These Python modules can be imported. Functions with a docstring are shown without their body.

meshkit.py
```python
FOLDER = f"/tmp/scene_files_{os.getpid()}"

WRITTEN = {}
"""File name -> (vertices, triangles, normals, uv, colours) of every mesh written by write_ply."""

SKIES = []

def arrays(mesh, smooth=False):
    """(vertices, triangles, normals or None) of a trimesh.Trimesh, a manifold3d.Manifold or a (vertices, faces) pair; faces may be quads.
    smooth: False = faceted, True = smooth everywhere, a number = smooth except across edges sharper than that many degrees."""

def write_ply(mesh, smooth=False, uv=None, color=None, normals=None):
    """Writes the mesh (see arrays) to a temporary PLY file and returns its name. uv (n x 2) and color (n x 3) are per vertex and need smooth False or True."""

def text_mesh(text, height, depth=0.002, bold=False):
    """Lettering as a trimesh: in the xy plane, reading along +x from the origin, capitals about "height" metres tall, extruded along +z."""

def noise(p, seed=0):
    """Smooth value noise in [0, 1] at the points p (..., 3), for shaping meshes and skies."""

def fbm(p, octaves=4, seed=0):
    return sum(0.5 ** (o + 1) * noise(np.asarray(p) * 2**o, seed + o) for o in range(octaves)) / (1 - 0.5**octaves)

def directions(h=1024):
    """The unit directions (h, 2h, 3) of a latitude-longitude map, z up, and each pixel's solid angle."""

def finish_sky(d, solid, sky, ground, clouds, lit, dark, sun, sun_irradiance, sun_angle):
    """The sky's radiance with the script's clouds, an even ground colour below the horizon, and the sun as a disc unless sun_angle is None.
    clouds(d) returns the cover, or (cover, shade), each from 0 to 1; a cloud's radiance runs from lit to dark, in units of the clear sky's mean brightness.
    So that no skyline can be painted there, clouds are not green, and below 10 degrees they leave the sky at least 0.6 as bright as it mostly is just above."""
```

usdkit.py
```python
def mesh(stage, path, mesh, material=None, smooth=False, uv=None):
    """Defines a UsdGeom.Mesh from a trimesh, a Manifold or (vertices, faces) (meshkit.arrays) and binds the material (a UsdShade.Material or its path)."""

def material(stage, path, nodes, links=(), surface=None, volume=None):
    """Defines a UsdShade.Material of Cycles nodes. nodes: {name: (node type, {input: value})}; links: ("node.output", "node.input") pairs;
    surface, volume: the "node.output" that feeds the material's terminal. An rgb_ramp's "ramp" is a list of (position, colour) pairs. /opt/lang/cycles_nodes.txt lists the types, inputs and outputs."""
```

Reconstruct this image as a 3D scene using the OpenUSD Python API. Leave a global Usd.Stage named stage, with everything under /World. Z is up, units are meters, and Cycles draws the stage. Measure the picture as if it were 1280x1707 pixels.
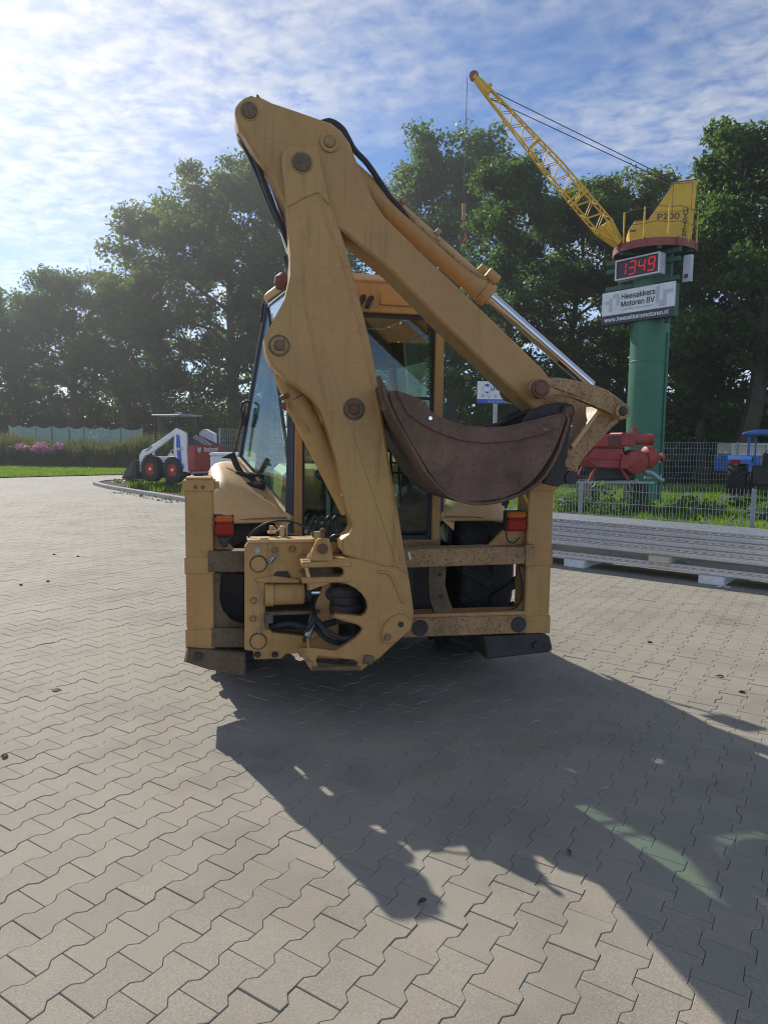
import math, random
import numpy as np
import trimesh
from shapely.geometry import Polygon, LineString
from shapely.geometry.polygon import orient
import meshkit, usdkit
from pxr import Usd, UsdGeom, UsdLux, UsdShade, Gf, Sdf

stage = Usd.Stage.CreateInMemory()
UsdGeom.SetStageUpAxis(stage, UsdGeom.Tokens.z)
UsdGeom.SetStageMetersPerUnit(stage, 1.0)
UsdGeom.Xform.Define(stage, '/World')
UsdGeom.Scope.Define(stage, '/World/Looks')

# ------------------------------------------------------------------ camera, sky, sun
F, PITCH, ROLL, EYE = 1180.0, 0.0988, 0.0138, 1.612      # lens in pixels of a 1280 x 1707 picture
cp, sp, cr, sr = math.cos(PITCH), math.sin(PITCH), math.cos(ROLL), math.sin(ROLL)
fwd = np.array([0, cp, -sp]); up0 = np.array([0, sp, cp]); rt0 = np.array([1.0, 0, 0])
rt, up = cr * rt0 + sr * up0, -sr * rt0 + cr * up0
cam = UsdGeom.Camera.Define(stage, '/World/camera')
cam.AddTransformOp().Set(Gf.Matrix4d(*rt, 0, *up, 0, *(-fwd), 0, 0, 0, EYE, 1))
cam.CreateHorizontalApertureAttr(36.0); cam.CreateVerticalApertureAttr(36.0 * 1707 / 1280)
cam.CreateFocalLengthAttr(36.0 * F / 1280); cam.CreateClippingRangeAttr(Gf.Vec2f(0.05, 2000))
cam.CreateExposureAttr(0.05)
SUN_AZ, SUN_EL = math.radians(-33.8), math.radians(32.5)
SUN = np.array([math.sin(SUN_AZ) * math.cos(SUN_EL), math.cos(SUN_AZ) * math.cos(SUN_EL), math.sin(SUN_EL)])
sun = UsdLux.DistantLight.Define(stage, '/World/sun')
sun.CreateIntensityAttr(1.25); sun.CreateAngleAttr(0.55); sun.CreateNormalizeAttr(True); sun.CreateColorAttr(Gf.Vec3f(1, .95, .86))
zx = np.cross([0, 0, 1.0], SUN); zx /= np.linalg.norm(zx); zy = np.cross(SUN, zx)
sun.AddTransformOp().Set(Gf.Matrix4d(*zx, 0, *zy, 0, *SUN, 0, 0, 0, 30, 1))
SKY = 0.108
skymat = usdkit.material(stage, '/World/Looks/sky_air', {
    "sky": ("sky_texture", {"sky_type": "single_scattering", "sun_disc": False, "sun_elevation": SUN_EL, "sun_rotation": SUN_AZ, "aerosol_density": 0.3, "ozone_density": 4.5, "air_density": 0.65}),
    "tc": ("texture_coordinate", {}), "sep": ("separate_xyz", {}),
    "zz": ("math", {"math_type": "add", "value2": 0.12}), "zm": ("math", {"math_type": "maximum", "value2": 0.05}),
    "dx": ("math", {"math_type": "divide"}), "dy": ("math", {"math_type": "divide"}), "flat": ("combine_xyz", {"z": 0.0}),
    "m1": ("mapping", {"rotation": (0, 0, 0.5), "scale": (0.62, 1.25, 1), "location": (13.1, 5.1, 0)}),
    "m2": ("mapping", {"rotation": (0, 0, 0.6), "scale": (14, 17, 1), "location": (1.1, 0.4, 0)}),
    "n1": ("noise_texture", {"scale": 1.0, "detail": 5.0, "roughness": 0.55, "distortion": 0.3}),
    "n2": ("noise_texture", {"scale": 1.0, "detail": 4.0, "roughness": 0.55, "distortion": 0.25}),
    "r1": ("rgb_ramp", {"ramp": [(0.36, (0, 0, 0)), (0.62, (1, 1, 1))]}),
    "r2": ("rgb_ramp", {"ramp": [(0.30, (0.2, 0.2, 0.2)), (0.68, (1, 1, 1))]}),
    "mul": ("math", {"math_type": "multiply"}), "mul2": ("math", {"math_type": "multiply", "value2": 0.85, "use_clamp": True}),
    "bw": ("rgb_to_bw", {}), "lum": ("math", {"math_type": "multiply_add", "value2": 0.7, "value3": 6.0}),
    "white": ("combine_color", {"color_type": "rgb"}), "mix": ("mix", {}), "hs": ("hsv", {"saturation": 1.15, "value": 1.2}), "bg": ("background_shader", {"strength": SKY})},
    [("tc.generated", "sep.vector"), ("sep.z", "zz.value1"), ("zz.value", "zm.value1"), ("sep.x", "dx.value1"), ("zm.value", "dx.value2"), ("sep.y", "dy.value1"), ("zm.value", "dy.value2"),
     ("dx.value", "flat.x"), ("dy.value", "flat.y"), ("flat.vector", "m1.vector"), ("flat.vector", "m2.vector"), ("m1.vector", "n1.vector"), ("m2.vector", "n2.vector"),
     ("n1.fac", "r1.fac"), ("n2.fac", "r2.fac"), ("r1.color", "mul.value1"), ("r2.color", "mul.value2"), ("mul.value", "mul2.value1"),
     ("sky.color", "bw.color"), ("bw.val", "lum.value1"), ("lum.value", "white.r"), ("lum.value", "white.g"), ("lum.value", "white.b"),
     ("sky.color", "hs.color"), ("hs.color", "mix.color1"), ("white.color", "mix.color2"), ("mul2.value", "mix.fac"), ("mix.color", "bg.color")], surface="bg.background")
dome = UsdLux.DomeLight.Define(stage, '/World/sky'); dome.CreateIntensityAttr(1.0)
UsdShade.MaterialBindingAPI.Apply(dome.GetPrim()).Bind(skymat)
dome.GetPrim().SetCustomDataByKey('kind', 'structure')

# ------------------------------------------------------------------ helpers
def ray(px, py):
    a, b = px - 640, py - 853.5
    u, v = (cr * a + sr * b) / F, -(-sr * a + cr * b) / F
    return np.array([u, cp + v * sp, v * cp - sp])
def at_depth(px, py, Y):
    d = ray(px, py); return np.array([0, 0, EYE]) + d * Y / d[1]
def at_ground(px, py, Z=0.0):
    d = ray(px, py); return np.array([0, 0, EYE]) + d * (Z - EYE) / d[2]

COUNT = {}
def numbered(path):
    n = COUNT.get(path, -1) + 1; COUNT[path] = n
    return path if n == 0 else f'{path}_{n:03d}'
def ppath(parent): return '/World' if parent is None else (parent if isinstance(parent, str) else str(parent.GetPath()))
def data(prim, **k):
    for a, b in k.items():
        if b: prim.SetCustomDataByKey(a, b)
    return prim
def obj(name, mesh, mat, parent=None, smooth=30, **k):
    if isinstance(mesh, list): mesh = trimesh.util.concatenate(mesh)
    m = usdkit.mesh(stage, numbered(ppath(parent) + '/' + name), mesh, mat, smooth)
    return data(m.GetPrim(), **k)
def thing(name, label=None, category=None, loc=(0, 0, 0), rotz=0, parent=None, **k):
    x = UsdGeom.Xform.Define(stage, numbered(ppath(parent) + '/' + name))
    x.AddTranslateOp().Set(Gf.Vec3d(*map(float, loc))); x.AddRotateZOp().Set(float(rotz))
    return data(x.GetPrim(), label=label, category=category, **k)
def copy_of(src, name, label, category, loc, rotz=0, **k):
    t = thing(name, label, category, loc, rotz, **k)
    t.GetReferences().AddInternalReference(src.GetPath()); t.SetInstanceable(True)
    return t
def mat(name, nodes, links=(), surface='p.BSDF', volume=None):
    return usdkit.material(stage, '/World/Looks/' + name, nodes, links, surface, volume)

def tm(v, f): return trimesh.Trimesh(np.asarray(v, float), np.asarray(f, int), process=False)
def box(x0, x1, y0, y1, z0, z1, b=0.0):
    if b <= 0:
        return trimesh.creation.box(bounds=[[min(x0, x1), min(y0, y1), min(z0, z1)], [max(x0, x1), max(y0, y1), max(z0, z1)]])
    x0, x1, y0, y1, z0, z1 = min(x0, x1), max(x0, x1), min(y0, y1), max(y0, y1), min(z0, z1), max(z0, z1)
    b = min(b, (x1 - x0) * .45, (y1 - y0) * .45, (z1 - z0) * .45)
    pts = []
    for a, c, e in ((x0, x1, 0), (0, 0, 0)): pass
    for sx in (0, 1):
        for sy in (0, 1):
            for sz in (0, 1):
                X, Y, Z = (x0, x1)[sx], (y0, y1)[sy], (z0, z1)[sz]
                dx, dy, dz = (b, -b)[sx], (b, -b)[sy], (b, -b)[sz]
                pts += [(X, Y + dy, Z + dz), (X + dx, Y, Z + dz), (X + dx, Y + dy, Z)]
    return trimesh.convex.convex_hull(np.array(pts))
def tube(p0, p1, r, seg=12, r1=None, cap=True):
    p0, p1 = np.asarray(p0, float), np.asarray(p1, float)
    d = p1 - p0; L = np.linalg.norm(d); d = d / max(L, 1e-9)
    a = np.cross(d, [0, 0, 1.0] if abs(d[2]) < .9 else [1.0, 0, 0]); a /= np.linalg.norm(a); b = np.cross(d, a)
    t = np.arange(seg) * 2 * np.pi / seg
    c = np.cos(t)[:, None] * a + np.sin(t)[:, None] * b
    r1 = r if r1 is None else r1
    v = np.vstack([p0 + c * r, p1 + c * r1, [p0], [p1]]); f = []
    for i in range(seg):
        j = (i + 1) % seg
        f += [(i, j, seg + j), (i, seg + j, seg + i)]
        if cap: f += [(2 * seg, j, i), (2 * seg + 1, seg + i, seg + j)]
    return tm(v, f)
def pipe(pts, r, seg=8):
    """a bent tube through the points"""
    P = np.asarray(pts, float); n = len(P)
    T = np.gradient(P, axis=0); T /= np.linalg.norm(T, axis=1, keepdims=True)
    a = np.cross(T[0], [0, 0, 1.0]);
    if np.linalg.norm(a) < .1: a = np.cross(T[0], [1.0, 0, 0])
    t = np.arange(seg) * 2 * np.pi / seg; V = []
    for i in range(n):
        a = a - T[i] * (a @ T[i]); a /= np.linalg.norm(a); b = np.cross(T[i], a)
        V.append(P[i] + r * (np.cos(t)[:, None] * a + np.sin(t)[:, None] * b))
    V = np.vstack(V + [P[:1], P[-1:]]); f = []
    for i in range(n - 1):
        for k in range(seg):
            l = (k + 1) % seg; A, B, C, D = i * seg + k, i * seg + l, (i + 1) * seg + l, (i + 1) * seg + k
            f += [(A, B, C), (A, C, D)]
    for k in range(seg):
        l = (k + 1) % seg
        f += [(n * seg, l, k), (n * seg + 1, (n - 1) * seg + k, (n - 1) * seg + l)]
    return tm(V, f)
def smoothpath(pts, n=6):
    P = np.asarray(pts, float); P = np.vstack([2 * P[0] - P[1], P, 2 * P[-1] - P[-2]]); out = []
    for i in range(1, len(P) - 2):
        for t in np.linspace(0, 1, n, endpoint=False):
            a, b, c, d = P[i - 1:i + 3]
            out.append(.5 * (2 * b + (c - a) * t + (2 * a - 5 * b + 4 * c - d) * t * t + (3 * b - a - 3 * c + d) * t ** 3))
    return np.array(out + [P[-2]])
def lathe(profile, axis='y', seg=32):
    """profile: (radius, along) pairs, turned round the axis"""
    P = np.asarray(profile, float); t = np.arange(seg) * 2 * np.pi / seg; n = len(P)
    R, A = P[:, 0], P[:, 1]
    c, s = np.cos(t), np.sin(t)
    g = np.stack([np.outer(R, c), np.repeat(A[:, None], seg, 1), np.outer(R, s)], -1).reshape(-1, 3)
    if axis == 'x': g = g[:, [1, 0, 2]]
    if axis == 'z': g = g[:, [0, 2, 1]]
    f = []
    for i in range(n - 1):
        for k in range(seg):
            l = (k + 1) % seg; a, b, cc, d = i * seg + k, i * seg + l, (i + 1) * seg + l, (i + 1) * seg + k
            f += [(a, b, cc), (a, cc, d)]
    return tm(g, f)
def moved(m, t=(0, 0, 0), rz=0, rx=0, ry=0):
    m = m.copy()
    for ang, ax in ((rx, (1, 0, 0)), (ry, (0, 1, 0)), (rz, (0, 0, 1))):
        if ang: m.apply_transform(trimesh.transformations.rotation_matrix(ang, ax))
    m.apply_translation(t); return m
def inset_ring(P, b):
    a, c = np.roll(P, 1, 0), np.roll(P, -1, 0)
    d0, d1 = P - a, c - P
    d0 /= np.maximum(np.linalg.norm(d0, axis=1, keepdims=True), 1e-9); d1 /= np.maximum(np.linalg.norm(d1, axis=1, keepdims=True), 1e-9)
    n0, n1 = np.c_[-d0[:, 1], d0[:, 0]], np.c_[-d1[:, 1], d1[:, 0]]
    n = n0 + n1; n /= np.maximum((n * n0).sum(1, keepdims=True), .35)
    return P + n * b
def plate(poly, y0, y1, holes=(), bevel=.005, rnd=0.0, axis='y'):
    """a plate with chamfered edges: outline in (x, z), thickness from y0 to y1; axis 'x': outline in (y, z); axis 'z': outline in (x, y)"""
    g = poly if isinstance(poly, Polygon) else Polygon(poly, [h for h in holes])
    g = g if g.is_valid else g.buffer(0)
    if g.geom_type != 'Polygon': g = max(g.geoms, key=lambda q: q.area)
    if rnd: g = g.buffer(-rnd, quad_segs=4).buffer(2 * rnd, quad_segs=4).buffer(-rnd, quad_segs=4)
    if g.geom_type != 'Polygon': g = max(g.geoms, key=lambda q: q.area)
    g = orient(g.simplify(.0004)); b = min(bevel, abs(y1 - y0) * .45)
    rings = [np.array(r.coords)[:-1] for r in [g.exterior, *g.interiors]]
    ins = [inset_ring(r, b) for r in rings]
    v2, f2 = trimesh.creation.triangulate_polygon(Polygon(ins[0], ins[1:]), engine='earcut')
    V, Fc, off = [], [], 0
    for y, flip in ((y0, False), (y1, True)):
        V.append(np.c_[v2[:, 0], np.full(len(v2), y), v2[:, 1]]); ff = f2 + off
        Fc.append(ff[:, ::-1] if flip else ff); off += len(v2)
    for r, i in zip(rings, ins):
        n = len(r)
        for p, y in ((i, y0), (r, y0 + b), (r, y1 - b), (i, y1)): V.append(np.c_[p[:, 0], np.full(n, y), p[:, 1]])
        k = np.arange(n); l = (k + 1) % n
        for s in range(3):
            A, B, C, D = off + s * n + k, off + s * n + l, off + (s + 1) * n + l, off + (s + 1) * n + k
            Fc += [np.c_[A, C, B], np.c_[A, D, C]]
        off += 4 * n
    V = np.vstack(V); Fc = np.vstack(Fc)
    if axis == 'x': V = V[:, [1, 0, 2]]; Fc = Fc[:, ::-1]
    if axis == 'z': V = V[:, [0, 2, 1]]; Fc = Fc[:, ::-1]
    return tm(V, Fc)
def lettering(text, height, origin, xdir, updir, depth=.004, bold=False, squeeze=1.0, centre=False):
    m = meshkit.text_mesh(text, height, depth, bold)
    x, u = np.asarray(xdir, float), np.asarray(updir, float); x = x / np.linalg.norm(x); u = u / np.linalg.norm(u); n = np.cross(x, u)
    v = m.vertices.copy(); v[:, 0] *= squeeze
    if centre: v[:, 0] -= (v[:, 0].max() + v[:, 0].min()) / 2
    return tm(np.asarray(origin) + v[:, :1] * x + v[:, 1:2] * u + v[:, 2:] * n, m.faces)

# ------------------------------------------------------------------ materials
def paint(name, col, rough=.45, vary=.18, dirt=(.09, .06, .04), dirt_amt=.35, scale=3.0, spec=.4, metallic=0.0, bump=.15, chips=0.0, chipcol=(.10, .05, .03), edge=0.0):
    c = np.array(col)
    nodes = {"g": ("geometry", {}), "n": ("noise_texture", {"scale": scale, "detail": 8, "roughness": .6}), "n2": ("noise_texture", {"scale": scale * 9, "detail": 9, "roughness": .72, "distortion": .4}),
             "n3": ("noise_texture", {"scale": scale * 30, "detail": 3}),
             "r": ("rgb_ramp", {"ramp": [(.3, c * (1 - vary)), (.5, c), (.72, np.minimum(c * (1 + vary), 1))]}),
             "rd": ("rgb_ramp", {"ramp": [(.52, (0, 0, 0)), (.72, (dirt_amt,) * 3)]}), "m": ("mix", {"color2": dirt}),
             "rc": ("rgb_ramp", {"ramp": [(.56 - chips * .2, (0, 0, 0)), (.70 - chips * .2, (.85 if chips else 0,) * 3)]}), "m2": ("mix", {"color2": chipcol}),
             "rr": ("rgb_ramp", {"ramp": [(.3, (max(rough - .1, .02),) * 3), (.7, (min(rough + .18, 1),) * 3)]}),
             "b": ("bump", {"strength": bump, "distance": .004}), "p": ("principled_bsdf", {"specular_ior_level": spec, "metallic": metallic})}
    links = [("g.position", "n.vector"), ("g.position", "n2.vector"), ("g.position", "n3.vector"), ("n.fac", "r.fac"), ("n2.fac", "rd.fac"), ("r.color", "m.color1"), ("rd.color", "m.fac"),
             ("n2.fac", "rc.fac"), ("m.color", "m2.color1"), ("rc.color", "m2.fac"), ("n2.fac", "rr.fac"), ("rr.color", "p.roughness"), ("n3.fac", "b.height"), ("b.normal", "p.normal")]
    last = "m2.color"
    if edge:                                            # paint rubbed off along the edges, runs of dirt down the faces, small scratches
        nodes.update({"bv": ("bevel", {"radius": .007, "samples": 6}), "dt": ("vector_math", {"math_type": "dot_product"}), "er": ("rgb_ramp", {"ramp": [(.80, (1, 1, 1)), (.985, (0, 0, 0))]}),
                      "en": ("rgb_ramp", {"ramp": [(.40, (0, 0, 0)), (.60, (edge,) * 3)]}), "em": ("math", {"math_type": "multiply"}), "m3": ("mix", {"color2": (.11, .055, .03)}),
                      "mp": ("mapping", {"scale": (26, 26, 1.6)}), "ns": ("noise_texture", {"scale": 1.0, "detail": 6, "roughness": .6}), "rs": ("rgb_ramp", {"ramp": [(.54, (0, 0, 0)), (.78, (.5,) * 3)]}), "m4": ("mix", {"color2": (.17, .095, .045)}),
                      "mq": ("mapping", {"scale": (14, 14, 90), "rotation": (.5, .9, .3)}), "nq": ("noise_texture", {"scale": 1.0, "detail": 3}), "rq": ("rgb_ramp", {"ramp": [(.70, (0, 0, 0)), (.74, (.45,) * 3)]}), "m5": ("mix", {"color2": (.60, .42, .24)}),
                      "nh": ("noise_texture", {"scale": .9, "detail": 3}), "hs": ("hsv", {}), "hr": ("map_range", {"from_min": .3, "from_max": .7, "to_min": .488, "to_max": .508})})
        links += [("g.true_normal", "dt.vector1"), ("bv.bevel", "dt.vector2"), ("dt.value", "er.fac"), ("n2.fac", "en.fac"), ("er.color", "em.value1"), ("en.color", "em.value2"),
                  ("g.position", "mp.vector"), ("mp.vector", "ns.vector"), ("ns.fac", "rs.fac"), ("m2.color", "m4.color1"), ("rs.color", "m4.fac"),
                  ("g.position", "mq.vector"), ("mq.vector", "nq.vector"), ("nq.fac", "rq.fac"), ("m4.color", "m5.color1"), ("rq.color", "m5.fac"), ("m5.color", "m3.color1"), ("em.value", "m3.fac"),
                  ("g.position", "nh.vector"), ("nh.fac", "hr.value"), ("hr.result", "hs.hue"), ("m3.color", "hs.color"), ("bv.bevel", "b.normal")]
        last = "hs.color"
    links.append((last, "p.base_color"))
    return mat(name, nodes, links)
M = {}
TAN = (.462, .255, .086)
M['tan'] = paint('tan_machine_paint', TAN, .42, .12, dirt=(.20, .115, .055), dirt_amt=.30, scale=2.0, spec=.35, edge=.85)
M['tan_fender'] = paint('tan_mudguard_paint', (.56, .36, .16), .5, .10, dirt=(.25, .16, .08), dirt_amt=.35, scale=2.5)
M['tan_worn'] = paint('worn_tan_paint', (.36, .22, .09), .5, .25, dirt=(.12, .065, .035), dirt_amt=.85, scale=7, chips=.30, chipcol=(.11, .055, .03), edge=.8)
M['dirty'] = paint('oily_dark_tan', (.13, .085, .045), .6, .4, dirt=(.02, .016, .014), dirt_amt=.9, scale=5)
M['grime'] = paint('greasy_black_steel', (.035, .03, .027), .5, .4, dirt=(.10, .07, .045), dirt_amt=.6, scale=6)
M['rust'] = paint('bucket_rust', (.145, .080, .054), .58, .42, dirt=(.055, .036, .030), dirt_amt=.9, scale=5, edge=.5, bump=.5, spec=.3)
M['rustpin'] = paint('pin_rust', (.16, .065, .035), .6, .3, dirt=(.04, .02, .015), dirt_amt=.7, scale=12)
M['steel'] = paint('bare_steel', (.42, .42, .42), .35, .1, metallic=1.0, dirt_amt=.2)
M['chrome'] = mat('chrome_rod', {"p": ("principled_bsdf", {"base_color": (.75, .76, .78), "metallic": 1.0, "roughness": .09})})
M['rubber'] = paint('tyre_rubber', (.030, .029, .028), .75, .25, dirt=(.12, .10, .08), dirt_amt=.6, scale=5, spec=.2)
M['hose'] = paint('hose_rubber', (.018, .018, .02), .45, .2, dirt=(.10, .09, .08), dirt_amt=.4, scale=15)
M['black'] = paint('black_plastic', (.02, .02, .022), .5, .2, dirt_amt=.2)
M['trim'] = paint('dark_window_trim', (.03, .035, .045), .4, .2, dirt_amt=.2)
M['seat'] = paint('seat_vinyl', (.03, .03, .034), .6, .2, dirt_amt=.3)
M['liner'] = paint('headliner', (.10, .105, .115), .8, .2, dirt_amt=.3)
M['red_lens'] = mat('red_lens', {"p": ("principled_bsdf", {"base_color": (.24, .012, .008), "roughness": .15, "subsurface_weight": .2})})
M['amber_lens'] = mat('amber_lens', {"p": ("principled_bsdf", {"base_color": (.40, .085, .012), "roughness": .15, "subsurface_weight": .2})})
def glass(name, tint, f0=.05):
    return mat(name, {"g": ("geometry", {}), "d": ("vector_math", {"math_type": "dot_product"}), "a": ("math", {"math_type": "absolute"}), "o": ("math", {"math_type": "subtract", "value1": 1.0}), "pw": ("math", {"math_type": "power", "value2": 4.0}),
                      "f": ("math", {"math_type": "multiply_add", "value2": .85, "value3": f0, "use_clamp": True}), "t": ("transparent_bsdf", {"color": tint}), "gl": ("glossy_bsdf", {"color": (1, 1, 1), "roughness": .02}), "m": ("mix_closure", {})},
               [("g.incoming", "d.vector1"), ("g.normal", "d.vector2"), ("d.value", "a.value1"), ("a.value", "o.value2"), ("o.value", "pw.value1"), ("pw.value", "f.value1"), ("f.value", "m.fac"), ("t.BSDF", "m.closure1"), ("gl.BSDF", "m.closure2")], surface='m.closure')
M['glass'] = glass('green_tinted_glass', (.80, .93, .86), .07)
M['glass_back'] = glass('rear_window_glass', (.78, .88, .84))
M['white'] = paint('white_paint', (.70, .70, .69), .45, .10, dirt=(.30, .26, .21), dirt_amt=.55)
M['offwhite'] = paint('offwhite_plastic', (.62, .64, .66), .5, .05, dirt_amt=.15)
M['blue'] = paint('blue_paint', (.05, .16, .45), .42, .22, dirt=(.12, .12, .13), dirt_amt=.55)
M['deepblue'] = paint('deep_blue_print', (.05, .10, .42), .4, .03, dirt_amt=.05)
M['red'] = paint('red_paint', (.36, .045, .035), .5, .28, dirt=(.09, .04, .03), dirt_amt=.75)
M['redrim'] = paint('red_rim_paint', (.50, .07, .035), .45, .15, dirt=(.14, .07, .04), dirt_amt=.5)
M['greenpaint'] = paint('green_pillar_paint', (.035, .16, .09), .42, .15, dirt=(.035, .08, .05), dirt_amt=.7)
M['darkgreen'] = paint('dark_green_steel', (.02, .085, .055), .45, .1, dirt_amt=.3)
M['yellow'] = paint('crane_yellow', (.66, .40, .035), .45, .1, dirt=(.36, .20, .03), dirt_amt=.4)
M['redoxide'] = paint('red_oxide', (.27, .07, .055), .6, .2, dirt_amt=.4)
M['darkgrey'] = paint('dark_grey_print', (.045, .047, .06), .5, .05, dirt_amt=.05)
M['palegrey'] = paint('pale_grey_print', (.45, .47, .50), .5, .03, dirt_amt=.05)
M['galv'] = paint('galvanised_steel', (.34, .37, .38), .45, .15, dirt=(.2, .2, .2), dirt_amt=.4, metallic=.4)
M['alu'] = paint('aluminium_profile', (.70, .71, .73), .30, .06, dirt=(.45, .44, .42), dirt_amt=.3, metallic=.8, scale=4)
M['slot'] = paint('slot_dark', (.14, .14, .14), .7, .1, dirt_amt=.1)
M['wood'] = paint('pale_block', (.55, .49, .36), .7, .1, dirt_amt=.4)
M['concrete'] = paint('kerb_concrete', (.36, .34, .30), .85, .15, dirt=(.16, .14, .11), dirt_amt=.5, scale=3)
M['led_off'] = mat('clock_face', {"p": ("principled_bsdf", {"base_color": (.035, .012, .014), "roughness": .35})})
M['led_on'] = mat('lit_digit', {"e": ("emission", {"color": (1.0, .05, .07), "strength": .5})}, surface='e.emission')
M['bark'] = paint('oak_bark', (.075, .060, .046), .9, .3, dirt=(.04, .05, .03), dirt_amt=.6, scale=4, bump=.6, spec=.15)
M['soil'] = paint('dark_soil', (.075, .058, .040), .95, .3, dirt=(.04, .035, .025), dirt_amt=.6, scale=1.5, spec=.1)
M['litter'] = paint('leaf_litter', (.16, .10, .05), .9, .4, dirt=(.05, .03, .02), dirt_amt=.6, scale=20)
def leafmat(name, cols, trans=.5, tcol=None):
    tcol = tcol or tuple(np.array(cols[-1]) * np.array([1.5, 1.6, .8]))
    n = len(cols)
    return mat(name, {"g": ("geometry", {}), "r": ("rgb_ramp", {"ramp": [(i / (n - 1), c) for i, c in enumerate(cols)]}),
                      "no": ("noise_texture", {"scale": .55, "detail": 2}), "a": ("math", {"math_type": "multiply_add", "value2": .55, "value3": -.06}), "ad": ("math", {"math_type": "multiply_add", "value2": .55}),
                      "p": ("principled_bsdf", {"roughness": .5, "specular_ior_level": .35}), "t": ("translucent_bsdf", {}), "tm": ("mix", {"mix_type": "multiply", "fac": 1.0, "color2": (2.0, 2.1, .9)}), "m": ("mix_closure", {"fac": trans})},
               [("g.random_per_island", "a.value1"), ("g.position", "no.vector"), ("no.fac", "ad.value1"), ("a.value", "ad.value3"), ("ad.value", "r.fac"), ("r.color", "p.base_color"), ("r.color", "tm.color1"), ("tm.color", "t.color"),
                ("p.BSDF", "m.closure1"), ("t.BSDF", "m.closure2")], surface='m.closure')
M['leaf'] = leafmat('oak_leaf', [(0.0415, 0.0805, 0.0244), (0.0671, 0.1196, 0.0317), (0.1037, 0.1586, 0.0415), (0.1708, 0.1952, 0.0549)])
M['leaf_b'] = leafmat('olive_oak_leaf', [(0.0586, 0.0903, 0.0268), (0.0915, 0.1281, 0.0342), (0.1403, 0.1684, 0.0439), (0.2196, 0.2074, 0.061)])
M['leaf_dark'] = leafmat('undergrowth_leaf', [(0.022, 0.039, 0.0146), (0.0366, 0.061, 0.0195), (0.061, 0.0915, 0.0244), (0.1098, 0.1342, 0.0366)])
M['grass'] = leafmat('grass_blade', [(.10, .17, .02), (.16, .25, .03), (.23, .31, .04), (.32, .34, .09)], trans=.4)
M['stalk'] = leafmat('dry_stalk', [(.07, .09, .03), (.13, .13, .05), (.22, .18, .08), (.32, .27, .13)], trans=.3)
M['petal'] = leafmat('mauve_petal', [(.34, .14, .40), (.45, .20, .50), (.55, .30, .58), (.62, .42, .62)], trans=.3)
M['weed'] = leafmat('weed_leaf', [(.05, .10, .025), (.08, .14, .03), (.13, .19, .04), (.26, .25, .07)], trans=.35)
M['net'] = mat('green_netting', {"p": ("principled_bsdf", {"base_color": (.24, .36, .29), "roughness": .7}), "t": ("transparent_bsdf", {}), "m": ("mix_closure", {"fac": .55})}, [("t.BSDF", "m.closure1"), ("p.BSDF", "m.closure2")], surface='m.closure')
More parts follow.
